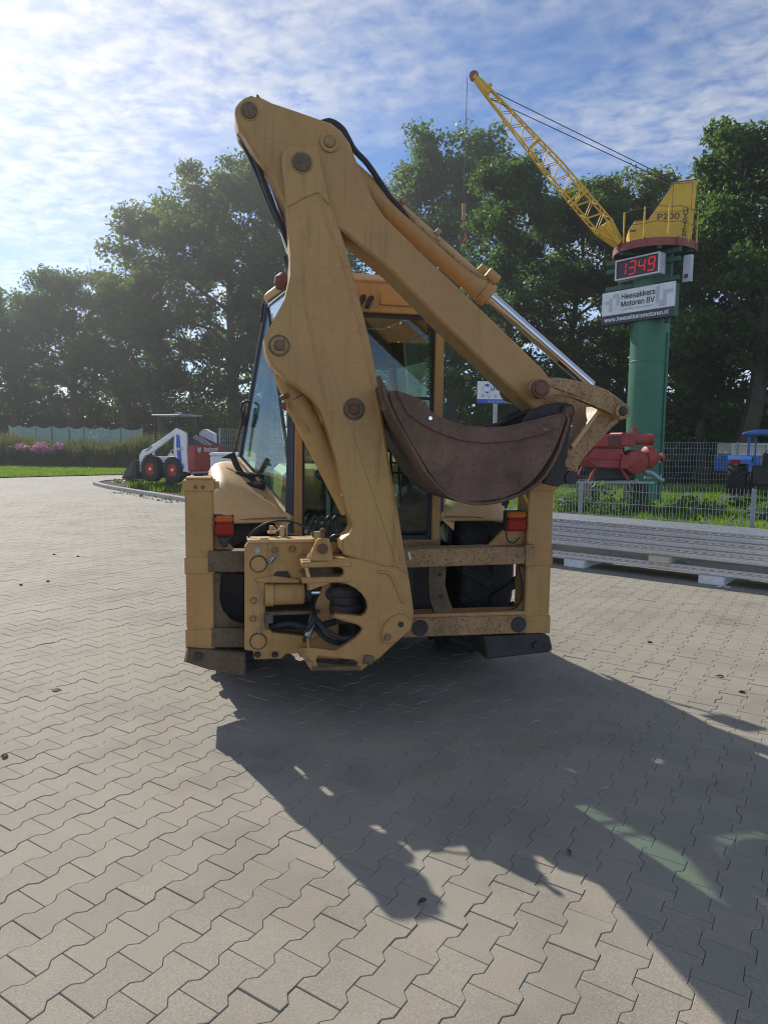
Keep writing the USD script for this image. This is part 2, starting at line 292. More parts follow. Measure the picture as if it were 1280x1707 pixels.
def stone(name, base, joints=False):
    nodes = {"g": ("geometry", {}), "oi": ("object_info", {}), "sum": ("math", {"math_type": "add"}), "fr": ("math", {"math_type": "fraction"}),
             "tone": ("rgb_ramp", {"ramp": [(0, np.array(base) * (.93, .94, .95)), (.45, base), (.75, np.array(base) * (1.04, 1.03, 1.02)), (1, np.array(base) * (1.03, .985, .96))]}),
             "n": ("noise_texture", {"scale": 1.3, "detail": 5, "roughness": .6}), "nr": ("rgb_ramp", {"ramp": [(.28, (.76, .755, .74)), (.5, (1, 1, 1)), (.72, (1.10, 1.10, 1.08))]}), "m": ("mix", {"mix_type": "multiply", "fac": 1.0}),
             "f": ("noise_texture", {"scale": 260, "detail": 4, "roughness": .75}), "fr2": ("rgb_ramp", {"ramp": [(.3, (.55, .55, .55)), (.5, (1, 1, 1)), (.7, (1.42, 1.40, 1.36))]}), "m2": ("mix", {"mix_type": "multiply", "fac": 1.0}),
             "v": ("voronoi_texture", {"scale": 120, "randomness": 1.0}), "vr": ("rgb_ramp", {"ramp": [(.10, (1, 1, 1)), (.26, (0, 0, 0))]}), "wn": ("white_noise_texture", {}), "wr": ("rgb_ramp", {"ramp": [(.62, (0, 0, 0)), (1.0, (.8, .8, .8))]}),
             "vm": ("math", {"math_type": "multiply"}), "m3": ("mix", {"color2": (.66, .65, .61)}),
             "b": ("bump", {"strength": .35, "distance": .003}), "p": ("principled_bsdf", {"roughness": .82, "specular_ior_level": .3})}
    links = [("g.random_per_island", "sum.value1"), ("oi.random", "sum.value2"), ("sum.value", "fr.value1"), ("fr.value", "tone.fac"), ("g.position", "n.vector"), ("n.fac", "nr.fac"), ("tone.color", "m.color1"), ("nr.color", "m.color2"),
             ("g.position", "f.vector"), ("f.fac", "fr2.fac"), ("m.color", "m2.color1"), ("fr2.color", "m2.color2"), ("g.position", "v.vector"), ("v.distance", "vr.fac"), ("v.position", "wn.vector"), ("wn.value", "wr.fac"),
             ("vr.color", "vm.value1"), ("wr.color", "vm.value2"), ("m2.color", "m3.color1"), ("vm.value", "m3.fac"), ("m3.color", "p.base_color"), ("f.fac", "b.height"), ("b.normal", "p.normal")]
    return mat(name, nodes, links)
PAVE = (.325, .294, .238)
M['paver'] = stone('concrete_paver', PAVE)
M['joint'] = paint('joint_sand', (.17, .135, .09), .95, .45, dirt=(.05, .045, .03), dirt_amt=.6, scale=2.2, spec=.1)
M['farpave'] = paint('distant_paving', (.345, .320, .272), .85, .08, dirt=(.20, .18, .15), dirt_amt=.3, scale=.5, spec=.3)

# ------------------------------------------------------------------ the setting: ground, paving, lawns
obj('ground', tm([(-400, -60, -.06), (400, -60, -.06), (400, 700, -.06), (-400, 700, -.06)], [(0, 1, 2), (0, 2, 3)]), M['soil'], smooth=False, kind='structure')
rng = np.random.default_rng(7)
# paving of interlocking concrete stones: rows run along U, stones 0.2 m long, rows 0.139 m apart
UA = .568; U2, V2 = np.array([math.sin(UA), math.cos(UA)]), np.array([math.cos(UA), -math.sin(UA)]); P0 = np.array([-.9841, 2.1867])
verge_edge = [(9.5, 7.2), (5.28, 10.1), (3.19, 11.5), (0.2, 13.5), (-3.2, 16.1), (-5.3, 18.6), (-8.7, 22.6), (-9.9, 24.3), (-10.1, 25.6), (-9.6, 27.0), (-8.0, 28.5), (-3, 34)]
verge = Polygon(verge_edge + [(0, 60), (60, 60), (60, -10), (14, -10)])
pavement = thing('pavement', kind='structure')
obj('bedding_sand', tm([(-60, -8, -.0068), (30, -8, -.0068), (30, 40, -.0068), (-60, 40, -.0068)], [(0, 1, 2), (0, 2, 3)]), M['joint'], pavement, smooth=False)
FARY = 17.5
obj('distant_paving', tm([(-60, FARY - .25, -.004), (30, FARY - .25, -.004), (30, 48, -.004), (-60, 48, -.004)], [(0, 1, 2), (0, 2, 3)]), M['farpave'], pavement, smooth=False)
g_, w1, w2, s0 = .0010, .0822, .0568, .0125
def side(w): return w - g_
outl = [(g_, -side(w1)), (.05 - s0, -side(w1)), (.05 + s0, -side(w2)), (.15 - s0, -side(w2)), (.15 + s0, -side(w1)), (.2 - g_, -side(w1))]
outl = np.array(outl + [(a, -b) for a, b in outl[::-1]])
o_top = inset_ring(outl, .0016)
tri = trimesh.creation.triangulate_polygon(Polygon(o_top), engine='earcut'); tv, tf = tri
nO = len(outl); kk = np.arange(nO); ll = (kk + 1) % nO
pv_v = np.vstack([np.c_[o_top, np.zeros(nO)], np.c_[outl, np.full(nO, -.0022)], np.c_[outl, np.full(nO, -.012)]])
pv_f = np.vstack([tf if len(tv) == nO else tf, *[np.vstack([np.c_[s * nO + kk, (s + 1) * nO + ll, s * nO + ll], np.c_[s * nO + kk, (s + 1) * nO + kk, (s + 1) * nO + ll]]) for s in (0, 1)]])
if len(tv) == nO:                                   # the cap's own vertex order
    order = [int(np.argmin(((o_top - p) ** 2).sum(1))) for p in tv]
    pv_f[:len(tf)] = np.array(order)[tf]
cells = []
J, S = np.meshgrid(np.arange(-140, 190), np.arange(-150, 150))
J, S = J.ravel(), S.ravel(); SS = S + (J % 2) * .5
C = P0 + (SS + .5)[:, None] * .2 * U2 + J[:, None] * .1391 * V2
ok = (C[:, 1] > 1.15) & (C[:, 1] < FARY) & (np.abs(C[:, 0]) < .60 * C[:, 1] + .45)
shp = np.array(verge_edge[:7]); # keep clear of the verge
from shapely import contains_xy
ok &= ~contains_xy(verge.buffer(.16), C[:, 0], C[:, 1])
C = C[ok]
tilt = np.random.default_rng(3).normal(0, .0045, (len(C), 2)); lift = np.random.default_rng(4).normal(0, .0009, len(C)); lift += .0012 * np.sin(C[:, 0] * 2.1) * np.cos(C[:, 1] * 1.7)
sunk = np.linalg.norm(C - at_ground(850, 1632)[:2], axis=1) < .30; lift[sunk] -= .0022; tilt[sunk] *= 2.0     # a few stones have settled
a, b = pv_v[:, 0] - .1, pv_v[:, 1]
PX = C[:, None, :] + a[None, :, None] * U2 + b[None, :, None] * V2
PZ = pv_v[None, :, 2] + lift[:, None] + tilt[:, :1] * a + tilt[:, 1:] * b
PV = np.concatenate([PX, PZ[..., None]], 2)
dist = np.hypot(C[:, 0], C[:, 1]); vis = (np.abs(C[:, 0]) < .53 * C[:, 1] + .06) & (C[:, 1] > 1.72)
nearest = np.argsort(np.where(vis, dist, 1e9))[:300]; isnear = np.zeros(len(C), bool); isnear[nearest] = True
for i in nearest:
    obj('paver', (PV[i], pv_f), M['paver'], pavement, smooth=False)
rest = np.where(~isnear)[0]
obj('further_pavers', tm(PV[rest].reshape(-1, 3), (pv_f[None] + (np.arange(len(rest)) * len(pv_v))[:, None, None]).reshape(-1, 3)), M['paver'], pavement, smooth=False, kind='stuff')

def blades(pts, h, w, seed, lean=.35, sz=None):
    """one bent triangle pair per blade"""
    r = np.random.default_rng(seed); n = len(pts); az = r.uniform(0, 2 * np.pi, n); H = h * r.uniform(.45, 1.25, n); W = w * r.uniform(.6, 1.3, n)
    if sz is not None: H = H * sz
    d = np.c_[np.cos(az), np.sin(az), np.zeros(n)]; l = np.c_[np.cos(az + 1.57), np.sin(az + 1.57), np.zeros(n)] * (lean * H * r.uniform(.2, 1.6, n))[:, None]
    A, B = pts - d * W[:, None] / 2, pts + d * W[:, None] / 2
    mid = pts + l * .35 + np.c_[np.zeros((n, 2)), H * .6]; T = pts + l + np.c_[np.zeros((n, 2)), H]
    v = np.stack([A, B, mid + d * W[:, None] * .35, T], 1).reshape(-1, 3); k = np.arange(n)[:, None] * 4
    return tm(v, np.vstack([k + [[0, 1, 2]], k + [[0, 2, 3]]]))
def scatter(poly, n, seed, z=0.0):
    r = np.random.default_rng(seed); x0, y0, x1, y1 = poly.bounds; p = r.uniform((x0, y0), (x1, y1), (n * 3, 2)); p = p[contains_xy(poly, p[:, 0], p[:, 1])][:n]
    return np.c_[p, np.full(len(p), z)]
def flatsheet(poly, z):
    v, f = trimesh.creation.triangulate_polygon(poly, engine='earcut'); return tm(np.c_[v, np.full(len(v), z)], f)
obj('verge_soil', flatsheet(verge, .07), M['soil'], smooth=False, kind='structure')
lawn = Polygon([(-15.5, 27.2), (-10.6, 32.6), (-11.5, 37.6), (-34, 39.5), (-34, 26.8)])
obj('lawn_soil', flatsheet(Polygon([(-15.5, 27.2), (-10.4, 32.6), (-6, 37.5), (30, 60), (-60, 60), (-60, 26.8)]), .03), M['soil'], smooth=False, kind='structure')
kerb = thing('kerb', kind='structure')
L = LineString(verge_edge[3:]); n = int(L.length / 1.0)
for i in range(n):
    p, q = np.array(L.interpolate(i * 1.0 + .004).coords[0]), np.array(L.interpolate(i * 1.0 + .996).coords[0]); d = q - p; ang = math.atan2(d[1], d[0])
    obj('kerb_stone', moved(box(0, np.linalg.norm(d), -.02, .14, -.05, .105, .012), (*p, 0), ang), M['concrete'], kerb, smooth=False)
r_grass = Polygon([(3.2, 11.6), (5.3, 10.2), (9.5, 7.4), (17, 8), (17, 26), (1.5, 26), (1.5, 12.9)])
gp = scatter(r_grass, 90000, 11, .07)
hz = .55 + 1.1 * meshkit.noise(np.c_[gp[:, :2] * .9, np.zeros(len(gp))], 5)
obj('verge_grass', blades(gp, .15, .016, 12, sz=hz), M['grass'], smooth=False, label='rough green grass growing behind the low wire fence', category='grass', kind='stuff')
gp = scatter(lawn, 60000, 13, .03)
obj('mown_lawn', blades(gp, .085, .035, 14), M['grass'], smooth=False, label='strip of mown lawn in front of the tall flower bed', category='grass', kind='stuff')
isl = Polygon([(-9.6, 24.5), (-8.6, 22.9), (-5.2, 18.9), (-3.1, 16.4), (-1.5, 18), (-3, 25), (-7.5, 28), (-9.3, 26.6)])
gp = scatter(isl, 9000, 15, .07); keep = meshkit.noise(np.c_[gp[:, :2] * .8, np.zeros(len(gp))], 9) > .42
obj('island_grass', blades(gp[keep], .17, .03, 16), M['grass'], smooth=False, label='patchy grass on the kerbed island under the white and red loader', category='grass', kind='stuff')

# ------------------------------------------------------------------ trees, undergrowth
def limb_tubes(segs):
    V, Fc, off = [], [], 0
    for p0, p1, r0, r1 in segs:
        m = tube(p0, p1, r0, 6, r1, cap=False); V.append(m.vertices); Fc.append(m.faces + off); off += len(m.vertices)
    return tm(np.vstack(V), np.vstack(Fc))
def leaf_cloud(centres, radii, counts, size, seed):
    r = np.random.default_rng(seed); idx = np.repeat(np.arange(len(centres)), counts); n = len(idx)
    g = r.normal(0, 1, (n, 3)); g /= np.linalg.norm(g, axis=1, keepdims=True); g *= (r.uniform(0, 1, n) ** .45 * r.uniform(.8, 1.25, n))[:, None]
    p = centres[idx] + g * radii[idx][:, None] * [1, 1, .72]
    nrm = r.normal(0, 1, (n, 3)) + g * .8 + [0, 0, .7]; nrm /= np.linalg.norm(nrm, axis=1, keepdims=True)
    t = np.cross(nrm, r.normal(0, 1, (n, 3))); t /= np.linalg.norm(t, axis=1, keepdims=True); bt = np.cross(nrm, t)
    s = size * 1.2 * r.uniform(.55, 1.4, n)[:, None]
    v = np.stack([p - t * s, p + bt * s * .55 + nrm * s * .12, p + t * s, p - bt * s * .55 + nrm * s * .12], 1).reshape(-1, 3); k = np.arange(n)[:, None] * 4
    return tm(v, np.vstack([k + [[0, 1, 2]], k + [[0, 2, 3]]]))
def grow(H, R, base, seed, nleaf, leaf=.085, trunk_r=.28, nl=17, clump=.85):
    r = np.random.default_rng(seed); segs = []; cen = []; rad = []
    top = H * .86; nseg = 7; pts = [np.zeros(3)]
    for i in range(nseg): pts.append(pts[-1] + [r.normal(0, .13), r.normal(0, .13), top / nseg])
    pts = np.array(pts)
    rr = lambda z: trunk_r * max(.10, 1 - .9 * z / top)
    segs.append(((pts[0] + [0, 0, -.3]), pts[0] + [0, 0, .25], trunk_r * 1.5, trunk_r * 1.08))
    for i in range(nseg): segs.append((pts[i], pts[i + 1], rr(pts[i][2]), rr(pts[i + 1][2])))
    for k in range(nl):
        z = base + (H * .92 - base) * ((k + r.uniform(0, .9)) / nl); z = min(z, top * .98); t = z / top * nseg; i = min(int(t), nseg - 1); p = pts[i] + (pts[i + 1] - pts[i]) * (t - i)
        f = (z - base) / (H - base); env = R * (1 - .60 * f ** 1.7) * (.72 + .28 * min(1, f * 4 + .5)) * r.uniform(.70, 1.12)
        az = k * 2.399 + r.normal(0, .35); e = r.uniform(.12, .45) + .55 * f
        tip = p + env * np.array([math.cos(az) * math.cos(e), math.sin(az) * math.cos(e), math.sin(e)])
        mid = (p + tip) / 2 + r.normal(0, .12, 3) * env * .4 + [0, 0, .06 * env]; r0 = min(rr(z) * .6, .045 + .03 * env)
        segs += [(p, mid, r0, r0 * .62), (mid, tip, r0 * .62, .016)]
        for q in range(7):
            u = r.uniform(.22, 1.0); s = mid + (tip - mid) * (u - .35) / .65 if u > .5 else p + (mid - p) * u * 2
            d = r.normal(0, 1, 3) + (tip - p) / max(env, .1) * .6 + [0, 0, .25]; d /= np.linalg.norm(d); e2 = s + d * env * r.uniform(.22, .5)
            segs.append((s, e2, r0 * .35, .01)); cen.append(e2); rad.append(clump * r.uniform(.6, 1.25))
        cen.append(tip); rad.append(clump * r.uniform(.7, 1.2))
    cen.append(pts[-1] + [0, 0, H - top - .5]); rad.append(clump)
    cen, rad = np.array(cen), np.array(rad); cen[:, 2] = np.minimum(cen[:, 2], H - rad * .5)
    w = rad ** 2.2 * r.uniform(.35, 1.5, len(rad)); cnt = np.maximum((w / w.sum() * nleaf).astype(int), 4)
    return limb_tubes(segs), leaf_cloud(cen, rad, cnt, leaf, seed + 1)
trunk_px = []
def tree(px, top, Y, R, seed, nleaf, label, m='leaf', base=2.2, trunk_r=.3, leaf=.085, clump=.62, nl=28, group='oaks along the edge of the yard'):
    p = at_depth(px, top, Y); H = p[2]
    t = thing('oak_tree', label, 'tree', (p[0], Y, 0), 0, group=group)
    w, l = grow(H, R, base, seed, nleaf, leaf, trunk_r, nl, clump)
    obj('trunk', w, M['bark'], t, smooth=False); obj('crown', l, M[m], t, smooth=False)
tree(388, 290, 53.8, 6.8, 21, 39520, 'tall oak with thick dark trunk, behind the cab left of the raised boom', trunk_r=0.60, base=4.1, m='leaf_b', leaf=0.129, clump=1.05)
tree(268, 332, 56.2, 5.2, 22, 25840, 'oak with a stepped ragged top between the low left trees and tall oak', trunk_r=0.37, m='leaf_b', leaf=0.129, clump=1.05, base=3.5)
tree(462, 268, 57.0, 5.4, 23, 25840, 'oak mostly hidden behind the raised boom and the cab', trunk_r=0.43, leaf=0.129, clump=1.05, base=3.5)
tree(118, 455, 59.8, 5.4, 24, 25840, 'low round-topped oak, second from the left edge', trunk_r=0.38, leaf=0.112, clump=0.92, base=3.1)
tree(205, 462, 57.0, 4.4, 25, 22800, 'low oak above the right half of the green netting', trunk_r=0.33, m='leaf_b', leaf=0.112, clump=0.92, base=3.1)
tree(22, 490, 61.2, 5.6, 26, 25840, 'lowest oak at the left edge of the picture', trunk_r=0.38, leaf=0.112, clump=0.92, base=3.1)
tree(-85, 480, 59.8, 5.6, 27, 13680, 'oak beyond the left edge of the flower bed', trunk_r=0.38, leaf=0.112, clump=0.92, base=3.1)
tree(768, 212, 50.4, 5.4, 28, 30400, 'tall oak whose pointed top stands under the crane hook', trunk_r=0.47, leaf=0.134, clump=1.08, base=3.6)
tree(705, 240, 53.6, 4.1, 29, 18240, 'slim oak just right of the folded dipper arm', trunk_r=0.35, m='leaf_b', leaf=0.134, clump=1.08, base=3.6)
tree(862, 255, 33, 3.1, 30, 27360, 'oak behind the middle of the crane jib', trunk_r=.3)
tree(955, 290, 34, 3.3, 31, 27360, 'oak behind the foot of the crane jib', trunk_r=.32)
tree(1048, 272, 35, 3.1, 32, 27360, 'oak with a yellowing top behind the yellow crane cabin', m='leaf_b', trunk_r=.3)
tree(1150, 300, 33, 2.6, 33, 18240, 'oak directly behind the sign pillar', trunk_r=.28)
tree(1272, 205, 27, 4.0, 34, 45600, 'largest oak at the right edge of the picture', trunk_r=.42, base=3.0)
tree(1200, 262, 29, 2.5, 35, 19760, 'oak just right of the crane cabin railings', trunk_r=.28)
tree(1420, 260, 27, 3.8, 36, 13680, 'oak beyond the right edge behind the blue tractor', trunk_r=.3)
tree(590, 300, 58.6, 5.7, 37, 15200, 'oak hidden behind the boom and dipper', trunk_r=0.43, leaf=0.129, clump=1.05, base=3.5)
def bush(px, base_y, Y, w, h, seed, nleaf, label, m='leaf_dark', leaf=.13, group=None, cat='bush', name='bush', z=0.0, depth=None):
    p = at_depth(px, base_y, Y); r = np.random.default_rng(seed); n = max(6, int(w * h * 2.2)); depth = depth or w * .35
    c = np.c_[r.uniform(-w / 2, w / 2, n), r.uniform(-depth, depth, n), r.uniform(.1, 1, n) * h * .82]; c[:, 2] *= 1 - .55 * (np.abs(c[:, 0]) / (w / 2)) ** 2.2
    t = thing(name, label, cat, (p[0], Y, z), 0, group=group)
    obj('foliage', leaf_cloud(c, np.full(n, .28 * h + .12) * r.uniform(.7, 1.2, n), np.full(n, max(nleaf // n, 5)), leaf, seed + 1), M[m], t, smooth=False)
    obj('stems', limb_tubes([((q[0] * .35, q[1] * .35, -.05), q, .022, .008) for q in c[:14]]), M['bark'], t, smooth=False)
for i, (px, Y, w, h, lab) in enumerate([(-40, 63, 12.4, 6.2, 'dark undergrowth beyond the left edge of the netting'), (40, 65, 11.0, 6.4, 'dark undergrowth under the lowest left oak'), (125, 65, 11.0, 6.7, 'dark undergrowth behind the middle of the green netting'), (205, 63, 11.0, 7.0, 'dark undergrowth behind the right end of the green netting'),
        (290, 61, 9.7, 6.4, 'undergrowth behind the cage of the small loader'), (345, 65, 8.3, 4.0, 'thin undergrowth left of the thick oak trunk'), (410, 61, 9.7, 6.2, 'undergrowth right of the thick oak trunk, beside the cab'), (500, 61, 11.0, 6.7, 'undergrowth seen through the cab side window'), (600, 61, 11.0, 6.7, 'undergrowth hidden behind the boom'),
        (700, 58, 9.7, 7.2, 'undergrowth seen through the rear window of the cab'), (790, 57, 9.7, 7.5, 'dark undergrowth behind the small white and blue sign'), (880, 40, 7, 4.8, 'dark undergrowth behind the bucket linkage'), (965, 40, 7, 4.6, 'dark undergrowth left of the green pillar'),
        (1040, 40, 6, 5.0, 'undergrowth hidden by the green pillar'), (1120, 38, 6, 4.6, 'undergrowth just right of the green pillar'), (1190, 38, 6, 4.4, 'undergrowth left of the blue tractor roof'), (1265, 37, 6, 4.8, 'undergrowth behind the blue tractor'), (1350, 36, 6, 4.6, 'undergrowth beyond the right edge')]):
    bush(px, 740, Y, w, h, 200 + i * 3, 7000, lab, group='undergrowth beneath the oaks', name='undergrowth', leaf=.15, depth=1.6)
for i, (px, Y, w, h, lab) in enumerate([(352, 50, 4.0, 4.6, 'bright young bush left of the thick oak trunk'), (1130, 30, 2.4, 3.4, 'bright young bush just right of the green pillar'), (1215, 31, 3.0, 3.0, 'yellow-green bush above the blue tractor')]):
    bush(px, 740, Y, w, h, 300 + i * 3, 2600, lab, m='weed', name='bush', leaf=.11)

# ------------------------------------------------------------------ the backhoe loader (x right along the rear frame, y towards its front, z up)
MO, MYAW = np.array([-.034, 4.287, 0]), math.radians(12)
RX, RY = np.array([math.cos(MYAW), math.sin(MYAW), 0]), np.array([-math.sin(MYAW), math.cos(MYAW), 0])
def mp(px, py, Y):
    """the point (x, z) of the machine's plane y = Y that stands at this place of the photograph"""
    d = ray(px, py); e = np.array([0, 0, EYE]) - MO; t = (Y - e @ RY) / (d @ RY); P = e + d * t
    return np.array([P @ RX, P[2]])
def poly(pts, Y): return np.array([mp(x, y, Y) for x, y in pts])
def p3(px, py, Y): x, z = mp(px, py, Y); return np.array([x, Y, z])
PXM = 4.0 / F                                        # metres per picture pixel near the rear frame
B = thing('backhoe_loader', 'tan backhoe loader with its rear boom folded sideways and rusty bucket', 'backhoe loader', MO, 12)

# stabiliser legs, with cap, bands and foot
zb = mp(310, 1083, 0)[1]; zt = mp(310, 797, 0)[1]
for sgn, xa, xb in ((-1, mp(309.5, 950, 0)[0], mp(356, 950, 0)[0]), (1, mp(877, 950, 0)[0], mp(918.5, 950, 0)[0])):
    w = .006
    leg = obj('stabilizer_leg', [box(xa, xb, 0, .18, zb, zt - .01, .008)], M['tan'], B, label=('left' if sgn < 0 else 'right') + ' upright stabiliser leg')
    obj('leg_cap', [box(xa - .012, xb + .012, -.012, .192, zt - .075, zt - .012, .006), box(xa + .004, xb - .004, .004, .176, zt - .012, zt + .004, .004), tube((xb + .005, .03, zt - .04), (xb + .035, .03, zt - .04), .022, 8)], M['tan'], leg)
    for za, zc in ((mp(310, 957, 0)[1], mp(310, 929, 0)[1]), (zb, mp(310, 1050, 0)[1])):
        obj('leg_band', box(xa - w, xb + w, -w, .186, za, zc, .003), M['tan'], leg)
    if sgn < 0:
        fp = [(306, 1104), (312, 1082), (360, 1086), (410, 1089), (409, 1128), (398, 1126), (346, 1117)]
    else:
        fp = [(806, 1062), (905, 1058), (917, 1062), (921, 1078), (914, 1088), (880, 1092), (812, 1100)]
    foot = obj('stabilizer_foot', plate(poly(fp, -.05), -.05, .24, bevel=.012), M['dirty'] if sgn < 0 else M['grime'], B)
    obj('foot_edge', plate(poly([(306, 1104), (311, 1083), (315, 1084), (311, 1105)], -.053) if sgn < 0 else poly([(914, 1088), (920, 1079), (921, 1081), (917, 1090)], -.053), -.053, .243, bevel=.002), M['tan_worn'], foot)
    obj('foot_pin', [tube(p3(331 if sgn < 0 else 893, 1094 if sgn < 0 else 1075, -.05) + [0, -.02, 0], p3(331 if sgn < 0 else 893, 1094 if sgn < 0 else 1075, -.05), .024, 12)], M['grime'], foot)
xl, xr = mp(356, 950, 0)[0], mp(877, 950, 0)[0]
def beam(name, tl, tr_, bl, br, Ya, Yb, m):
    obj(name, plate(poly([tl, tr_, br, bl], Ya), Ya, Yb, bevel=.006), m, B)
beam('upper_frame_beam', (640, 917), (889, 911), (640, 948), (889, 940), -.035, .10, M['tan_worn'])
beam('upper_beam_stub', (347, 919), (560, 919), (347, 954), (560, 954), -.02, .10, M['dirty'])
beam('lower_frame_beam', (600, 1033), (879, 1026), (600, 1066), (879, 1056), -.03, .11, M['tan_worn'])
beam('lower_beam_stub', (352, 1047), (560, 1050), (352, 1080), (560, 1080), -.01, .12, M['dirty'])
obj('beam_lip', plate(poly([(640, 1026), (879, 1019), (879, 1026), (640, 1033)], -.01), -.01, .13, bevel=.003), M['tan'], B)
for q in ((864, 1041), (700, 1047)): obj('beam_wear_pad', [tube(p3(*q, -.03) + [0, -.004, 0], p3(*q, -.03) + [0, .02, 0], .052, 20)], M['grime'], B)
obj('beam_end_plate', plate(poly([(876, 908), (890, 908), (890, 944), (876, 944)], -.045), -.045, .0, bevel=.003), M['tan_worn'], B)
# inner corner plates of the frame opening
gl = [(356, 955), (368, 955), (366, 1000), (372, 1020), (386, 1034), (407, 1041), (407, 1052), (356, 1052)]
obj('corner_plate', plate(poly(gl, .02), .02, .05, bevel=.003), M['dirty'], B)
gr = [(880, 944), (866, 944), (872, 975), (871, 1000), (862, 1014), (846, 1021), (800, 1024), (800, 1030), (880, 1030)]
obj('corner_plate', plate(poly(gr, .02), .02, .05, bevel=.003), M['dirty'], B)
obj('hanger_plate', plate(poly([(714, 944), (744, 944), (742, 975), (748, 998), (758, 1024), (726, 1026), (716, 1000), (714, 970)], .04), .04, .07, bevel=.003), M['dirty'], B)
for q in ((734, 958), (736, 994)): obj('plate_bolt', tube(p3(*q, .04) + [0, -.012, 0], p3(*q, .04), .012, 6), M['grime'], B)
obj('lamp_bracket', plate(poly([(357, 893), (368, 893), (400, 926), (400, 940), (357, 940)], .06), .06, .09, bevel=.003), M['tan'], B)
obj('lamp_bracket', plate(poly([(876, 878), (846, 878), (812, 912), (876, 912)], .06), .06, .09, bevel=.003), M['tan'], B)
obj('frame_crossbox', [box(-.52, .46, .30, .36, .42, .92, .01), box(-.55, .5, .36, 1.3, .5, .86), tube((-.8, 1.0, .7), (.8, 1.0, .7), .16, 16)], M['grime'], B)

# tail lamps
for x0, y0, x1, y1, lab in ((358, 860, 389, 893, 'left tail lamp, amber above red'), (846, 853, 876, 885, 'right tail lamp, amber above red')):
    ym = y0 + (y1 - y0) * .36
    a, b, c = mp(x0, y0, -.01), mp(x1, y1, -.01), mp(x0, ym, -.01)
    lamp = obj('tail_lamp', box(a[0] - .004, b[0] + .004, .02, .06, b[1] - .004, a[1] + .004, .006), M['black'], B, label=lab)
    obj('amber_lens', box(a[0], b[0], -.02, .022, c[1] + .001, a[1], .012), M['amber_lens'], lamp)
    obj('red_lens', box(a[0], b[0], -.02, .022, b[1], c[1] - .001, .012), M['red_lens'], lamp)
obj('lamp_cable_boot', plate(poly([(362, 894), (386, 894), (378, 912), (372, 914), (366, 906)], .0), .0, .05, bevel=.01), M['grime'], B)
obj('lamp_cable', pipe(smoothpath([p3(844, 862, .0), p3(843, 880, .0), p3(846, 900, .0), p3(856, 905, .01), p3(866, 896, .02)]), .005), M['hose'], B)

# slew carriage plate on the left, with bolts, discs and grease line
YC = -.10
car = [(407.5, 1084), (407.5, 912), (414, 904), (523, 901), (565, 905), (565, 1100), (500, 1096), (497, 1090), (477, 1091), (469, 1099), (424, 1100), (422, 1086)]
hol = [(442, 972), (449, 967), (548, 963), (548, 1050), (520, 1062), (455, 1055), (442, 1042)]
carr = obj('slew_carriage', plate(poly(car, YC), YC, -.04, holes=[poly(hol, YC)], bevel=.006, rnd=.006), M['tan'], B)
for i, (x, y) in enumerate(((458, 917), (487, 915), (423, 1001), (422, 1031))):
    c = p3(x, y, YC); obj('carriage_bolt', [tube(c + [0, -.006, 0], c, .021, 20), tube(c + [0, -.02, 0], c + [0, -.006, 0], .0135, 6)], M['tan_worn'], carr)
for x, y in ((428.5, 917), (429, 1091), (458, 1091)):
    c = p3(x, y, YC); obj('carriage_bolt', [tube(c + [0, -.006, 0], c, .019, 20), tube(c + [0, -.024, 0], c + [0, -.006, 0], .013, 6)], M['steel'] if y < 1000 else M['grime'], carr)
for x, y in ((431, 940), (430.5, 1069)):
    c = p3(x, y, YC); obj('clamp_disc', [lathe([(0, -.016), (.038, -.016), (.043, -.012), (.043, 0)], 'y', 28).apply_translation(c)], M['tan'], carr)
    obj('disc_seat', lathe([(.043, -.003), (.050, -.003), (.052, 0)], 'y', 28).apply_translation(c), M['dirty'], carr)
obj('grease_line', pipe(smoothpath([p3(424, 968, YC) + [0, -.01, 0], p3(427, 978, YC) + [0, -.014, 0], p3(436, 995, YC) + [0, -.014, 0], p3(436, 1025, YC) + [0, -.014, 0], p3(432.5, 1048, YC) + [0, -.014, 0]]), .0036), M['steel'], carr)
obj('grease_fitting', [tube(p3(445, 935, YC - .01), p3(461, 926, YC - .01), .006, 8), tube(p3(450, 938, YC - .012), p3(457, 930, YC - .012), .009, 6), tube(p3(432, 1056, YC - .014), p3(432.5, 1046, YC - .014), .006, 6)], M['steel'], carr)
obj('raised_rib', plate(poly([(424, 965), (455, 960), (500, 966), (500, 972), (442, 972), (428, 970)], YC - .012), YC - .012, YC + .002, bevel=.004), M['tan'], carr)
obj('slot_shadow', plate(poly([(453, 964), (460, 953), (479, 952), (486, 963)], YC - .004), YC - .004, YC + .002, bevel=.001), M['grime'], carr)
obj('carriage_top_rail', [plate(poly([(412, 900.5), (524, 899), (524, 904), (414, 905)], -.12), -.12, .04, bevel=.003), plate(poly([(434, 897), (448, 897), (448, 905), (434, 905)], -.13), -.13, -.11, bevel=.002)], M['tan_fender'], carr)
obj('carriage_back_plate', plate(poly([(360, 960), (407, 960), (407, 1046), (360, 1046)], .2), .2, .23), M['grime'], B)

